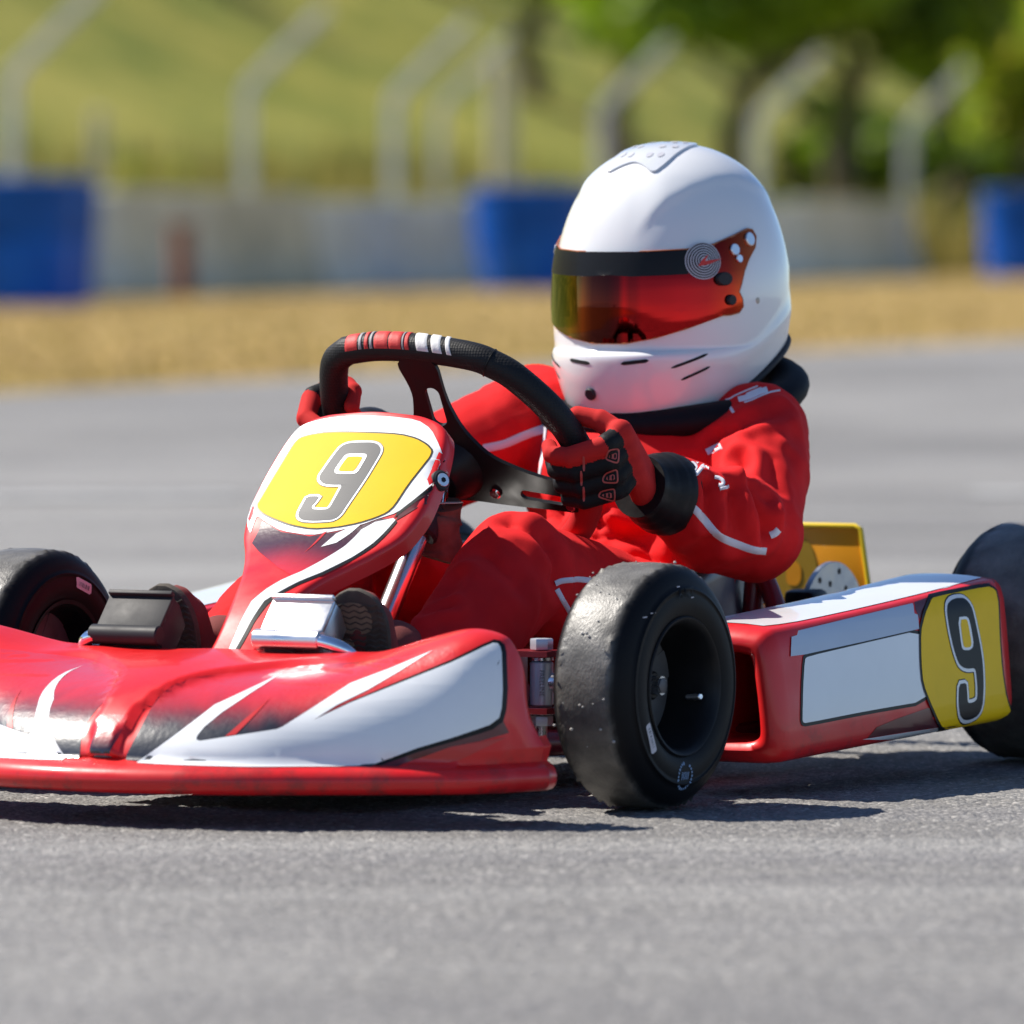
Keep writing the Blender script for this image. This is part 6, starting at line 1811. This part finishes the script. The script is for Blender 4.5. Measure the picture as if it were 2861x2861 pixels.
# ---- tape, piping and embroidered marks on the suit
RX, RY = V(-.4848, .8746, 0), V(0, 0, 1)
def ribbon(name, P, w, m, par, n=44, lift=.0013, taper=0.0):
    """tape of even width laid along a path on the cloth"""
    Q = np.array([(V(p) @ RX, p[2]) for p in P]); Q = catmull(Q, n); T_ = np.gradient(Q, axis=0); T_ /= np.maximum(np.linalg.norm(T_, axis=1), 1e-9)[:, None]
    N_ = np.stack([-T_[:, 1], T_[:, 0]], 1)
    k = np.ones(n)
    vs = []
    fall = catmull(np.array([V(p) for p in P]), n)
    for i in range(n):
        for a, l in ((-1, .15), (-.8, 1), (0, 1.05), (.8, 1), (1, .15)):
            q = Q[i] + N_[i] * w / 2 * a
            pt = q[0] * RX + q[1] * RY
            h, nr, _, _ = SB.ray_cast(Vector(pt + V(.8746, .4848, 0) * (V(fall[i]) @ V(.8746, .4848, 0) + .05)), Vector((-.8746, -.4848, 0)), .12)
            if h is None: h, nr, _, _ = SB.find_nearest(Vector(fall[i]))
            vs.append(V(h) + V(.8746, .4848, 0) * lift * l)
    return mesh(name, vs, grid_faces(n, 5), m, par)
TAPE['p2'] = TAPE['p1'] + TAPE['p2'][1:]
for k, w in (('p2', .0085), ('p3', .0080), ('p6', .0062), ('p7', .0055), ('p8', .0035)):
    ribbon('white_tape', TAPE[k], w, M_piping, suit)
ribbon('white_tape', TAPE['p4'][1:], .007, M_piping, suit); ribbon('white_tape', TAPE['p5'], .0095, M_piping, suit)
for k, w in (('s1', .0042), ('s2', .0042), ('s3', .0040), ('s4', .0036), ('h1', .0034), ('h2', .0016), ('h3', .0018), ('h4', .0060), ('h5', .0040)):
    ribbon('embroidered_mark', TAPE[k], w, M_piping, suit, n=50, lift=.0014)
P0, P1 = V(.0781, .1283, .1684), V(.0673, .1373, .1700)
ribbon('ankle_tape', [(.0640, .128, .1745), (.0500, .138, .1715), (.0380, .147, .1690)], .0022, M_piping, suit)
text_on('embroidered_mark', 'spo', .0125, SB, tuple((P0 + P1) / 2 + V(0, 0, -.002)), (-.55, .80, .10), (0, 0, 1), M_piping, suit, lift=.0012, shear=.3, bold=.0003, reach=.03)

# ---- gauntlet badges
GB = bvh_of(gloveL)
GX, GY = (-.4848, .8746, 0), (0, 0, 1)
M_badge = mat('pale_red_badge_rubber', (.45, .07, .06), rough=.5)
for k in ('g1', 'g2', 'g3'):
    P = round_poly(GLV[k], it=2)
    sticker('knuckle_badge', offset_poly(P, .0004), GB, (0, 0, 0), GX, GY, M_badge, gloveL, lift=.0007, step=.004, reach=.5)
    sticker('badge_field', offset_poly(P, -.0014), GB, (0, 0, 0), GX, GY, M_glove_blk, gloveL, lift=.0011, step=.004, reach=.5)
    Pi = round_poly(GLV[k + 'i'], it=1); c = V(np.mean(Pi, axis=0))
    sticker('badge_core', Pi, GB, (0, 0, 0), GX, GY, M_badge, gloveL, lift=.0015, step=.004, reach=.5)
    for s in (-1, 1):
        e = [tuple(c + V(.0022 * s + .0011 * math.cos(t), .0026 * math.sin(t))) for t in np.linspace(0, 2 * math.pi, 12, endpoint=False)]
        sticker('badge_eye', e, GB, (0, 0, 0), GX, GY, M_glove_blk, gloveL, lift=.0019, step=.01, reach=.5)
for (a, b) in GLV['gr']:
    sticker('finger_flash', round_poly([(a - .0012, b - .0085), (a + .0014, b - .0080), (a + .0008, b + .0080), (a - .0018, b + .0080)], it=1), GB, (0, 0, 0), GX, GY, M_badge, gloveL, lift=.0008, step=.004, reach=.5)

# ---- helmet fittings
HB = bvh_of(shell)
def hpos(az, z, lift):
    d = Vector((math.cos(az), math.sin(az), 0))
    h, n, _, _ = HB.ray_cast(Vector((0, 0, z)) + d * .4, -d, .5)
    n = V(n); 
    if n @ V(d) < 0: n = -n
    return V(h) + n * lift, n
def hpatch(name, poly, m, lift, par, step=.01, colour=None):
    R = .13
    v2, f2 = poly_mesh2d([(a * R, z) for a, z in poly], step)
    vs = [hpos(a / R, z, lift)[0] for a, z in v2]
    o = mesh(name, vs, f2, m, par)
    if sum(V(p.normal) @ V(p.center) for p in o.data.polygons) < 0: o.data.flip_normals()
    if colour:
        at = o.data.color_attributes.new('Col', 'FLOAT_COLOR', 'POINT')
        for i, (a, z) in enumerate(v2): at.data[i].color = (*colour(a / R, z), 1)
    return o
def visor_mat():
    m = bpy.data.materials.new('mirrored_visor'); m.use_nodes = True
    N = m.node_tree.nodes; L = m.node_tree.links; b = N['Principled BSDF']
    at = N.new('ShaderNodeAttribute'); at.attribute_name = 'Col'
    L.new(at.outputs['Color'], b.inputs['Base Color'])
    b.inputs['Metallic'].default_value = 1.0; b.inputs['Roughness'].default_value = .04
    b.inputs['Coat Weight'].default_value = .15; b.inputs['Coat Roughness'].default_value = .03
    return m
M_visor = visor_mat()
VR = [p for p in HEL['visor'] if p[0] > .02]
half = VR
vis = half + [(-a, z) for a, z in half[::-1]]
COAT_REFL = [(-1.6, (.20, .02, .006)), (-1.0, (.08, .09, .015)), (-.66, (.10, .115, .018)), (-.44, (.12, .12, .016)), (-.36, (.24, .14, .015)), (-.30, (.12, .06, .010)), (-.24, (.17, .04, .008)), (-.16, (.06, .008, .004)), (.02, (.045, .003, .003)), (.10, (.10, .003, .004)), (.15, (.40, .004, .006)),
      (.20, (.12, .003, .004)), (.26, (.34, .0035, .006)), (.55, (.36, .0035, .006)), (.8, (.26, .004, .005)), (1.0, (.28, .012, .004)), (1.4, (.45, .07, .006))]  # red coating, with green-gold reflections and dark bands painted in by bearing
def coat_refl_at(a, z):
    xs = [v[0] for v in COAT_REFL]
    return tuple(float(np.interp(a, xs, [v[1][i] for v in COAT_REFL])) for i in range(3))
visor = hpatch('visor', vis, M_visor, .0030, helm, step=.006, colour=coat_refl_at)
# rolled rim of the visor
ring = [hpos(a, z, .0024)[0] for a, z in vis]
tube('visor_edge', ring, .0011, mat('amber_visor_edge', (.35, .10, .02), rough=.3), visor, n=6, closed=True)
top_z = lambda a: np.interp(abs(a), [p[0] for p in half[:6]], [p[1] for p in half[:6]])
st = [(a, z) for a, z in HEL['strip'] if a > -.2]
low_z = lambda a: np.interp(abs(a), [0, .20, .42, .62], [.0178, .0160, .0166, .0172])
aa = np.linspace(-1.0, .64, 56)
strip = [(a, top_z(a) - .0006) for a in aa] + [(a, low_z(a)) for a in aa[::-1]]
hpatch('sun_strip', strip, M_black_v, .0036, visor, step=.008)
# round sponsor mark with fine rings
lc = V(HEL['logo'][0]); rl = .0205
def circ(c, r, n=40, sx=1.0): return [(c[0] + r / .13 * sx * math.cos(t), c[1] + r * math.sin(t)) for t in np.linspace(0, 2 * math.pi, n, endpoint=False)]
M_ringw = mat('silver_print', (.50, .50, .54), rough=.4)
r = rl; k = 0
while r > .004:
    hpatch('ring_mark', circ(lc, r), M_ringw if k % 2 == 0 else M_black_v, .0039 + .00022 * k, visor, step=.02)
    r -= .00135; k += 1
hpatch('ring_mark', [(lc[0] - .06, lc[1] - .006), (lc[0] - .02, lc[1] + .001), (lc[0] + .04, lc[1] + .0065), (lc[0] + .005, lc[1] - .0005), (lc[0] + .16, lc[1] + .001), (lc[0] + .03, lc[1] - .0045)], M_inlay_r, .0039 + .00022 * (k + 1), visor, step=.03)
def stud(name, pt, r, h, m, par, base=.0028, sy=1.0, n=20):
    p, nr = hpos(pt[0], pt[1], base)
    up = V(0, 0, 1) - nr * nr[2]; up /= np.linalg.norm(up); sd = np.cross(nr, up)
    vs = []; fs = []
    prof = [(1.0, 0), (1.0, h * .7), (.88, h), (.0, h)]
    for q, z in prof:
        for i in range(n):
            t = 2 * math.pi * i / n; vs.append(p + nr * z + r * q * (math.cos(t) * sd * sy + math.sin(t) * up))
    return mesh(name, vs, grid_faces(4, n, wrap_v=True), m, par, sharp=40)
SCR = HEL['screws']
for sgn in (1, -1):
    q = lambda i: (sgn * SCR[i][0], SCR[i][1])
    stud('pivot_screw', q(0), .0080, .0030, M_alu, visor); stud('pivot_screw', q(1), .0068, .0030, M_alu, visor); stud('pivot_pin', q(2), .0048, .0026, M_steel, visor)
    if sgn > 0: stud('visor_knob', q(3), .0078, .0065, M_blackplast, visor, sy=1.35); stud('visor_knob', q(4), .0060, .0050, M_blackplast, visor)
    stud('rivet', q(5), .0036, .0008, M_foamtop, shell, base=.0)
stud('chin_button', SCR[6], .0070, .0040, M_blackplast, shell, base=.0)
M_void = mat('vent_shadow_mesh', (.006, .006, .007), rough=.8)
def slit(a, b, w, par):
    a, b = V(a), V(b); n = 10; vs = []
    for i in range(n):
        s = i / (n - 1); q = a + (b - a) * s
        ww = w * (1 if 0 < i < n - 1 else .35)
        for e in (-1, 1): vs.append(hpos(q[0], q[1] + e * ww, .0005)[0])
    mesh('vent_slot', vs, grid_faces(n, 2), M_void, par)
for k, w in (('slot2', .0021), ('slot3', .0016), ('slot4', .0016)):
    (a0, z0), (a1, z1) = HEL[k]
    dz = -.0115 if k == 'slot2' else 0
    for sgn in (1, -1): slit((sgn * a0, z0 + dz), (sgn * a1, z1 + dz), w, shell)
# clear crown vent
M_clear = mat('frosted_clear_vent', (.62, .64, .67), rough=.12, coat=.5)
vent = HEL['vent']
# laid out in the plan of the helmet: x forward, y left
def top_patch(name, poly, m, lift, par, step=.008):
    o = sticker(name, poly, HB, (0, 0, 0), (1, 0, 0), (0, 1, 0), m, par, lift=lift, step=step, reach=.4); return o
vp = [(.088, -.030), (.070, -.036), (.03, -.036), (-.015, -.030), (-.035, -.015), (-.035, .015), (-.015, .030), (.03, .036), (.070, .036), (.088, .030), (.080, .014), (.076, 0), (.080, -.014)]
cv = top_patch('crown_vent', round_poly(vp, it=2), M_clear, .0024, shell)
rim_pts = []
for a, b in round_poly(vp, it=2):
    h, n, _, _ = HB.ray_cast(Vector((a, b, .4)), Vector((0, 0, -1)), .6); rim_pts.append(V(h) + V(n) * .0012)
tube('vent_edge', rim_pts, .0013, M_clear, cv, n=8, closed=True)
tube('vent_seam', [p - V(0, 0, .0010) for p in rim_pts], .0010, M_ringw, cv, n=6, closed=True)
for sgn in (1, -1):
    for (x, y) in ((.064, .012), (.060, .024), (.038, .014), (.030, .026), (.008, .014), (-.002, .022)):
        e = [(x + .0055 * math.cos(t), sgn * y + .0035 * math.sin(t)) for t in np.linspace(0, 2 * math.pi, 14, endpoint=False)]
        top_patch('vent_hole', e, M_ringw, .0030, cv, step=.02)
# chin spoiler
sp = []
for a in np.linspace(-.75, .75, 28):
    zb = helm_bottom(a); p, n = hpos(a, zb + .010, 0); q = p + n * .007 + V(0, 0, -.011); r_ = p + n * .001 + V(0, 0, -.016); sp.append((p + n * .0005, q, r_))
mesh('chin_spoiler', [v for t in sp for v in t], grid_faces(28, 3), M_clear, shell)
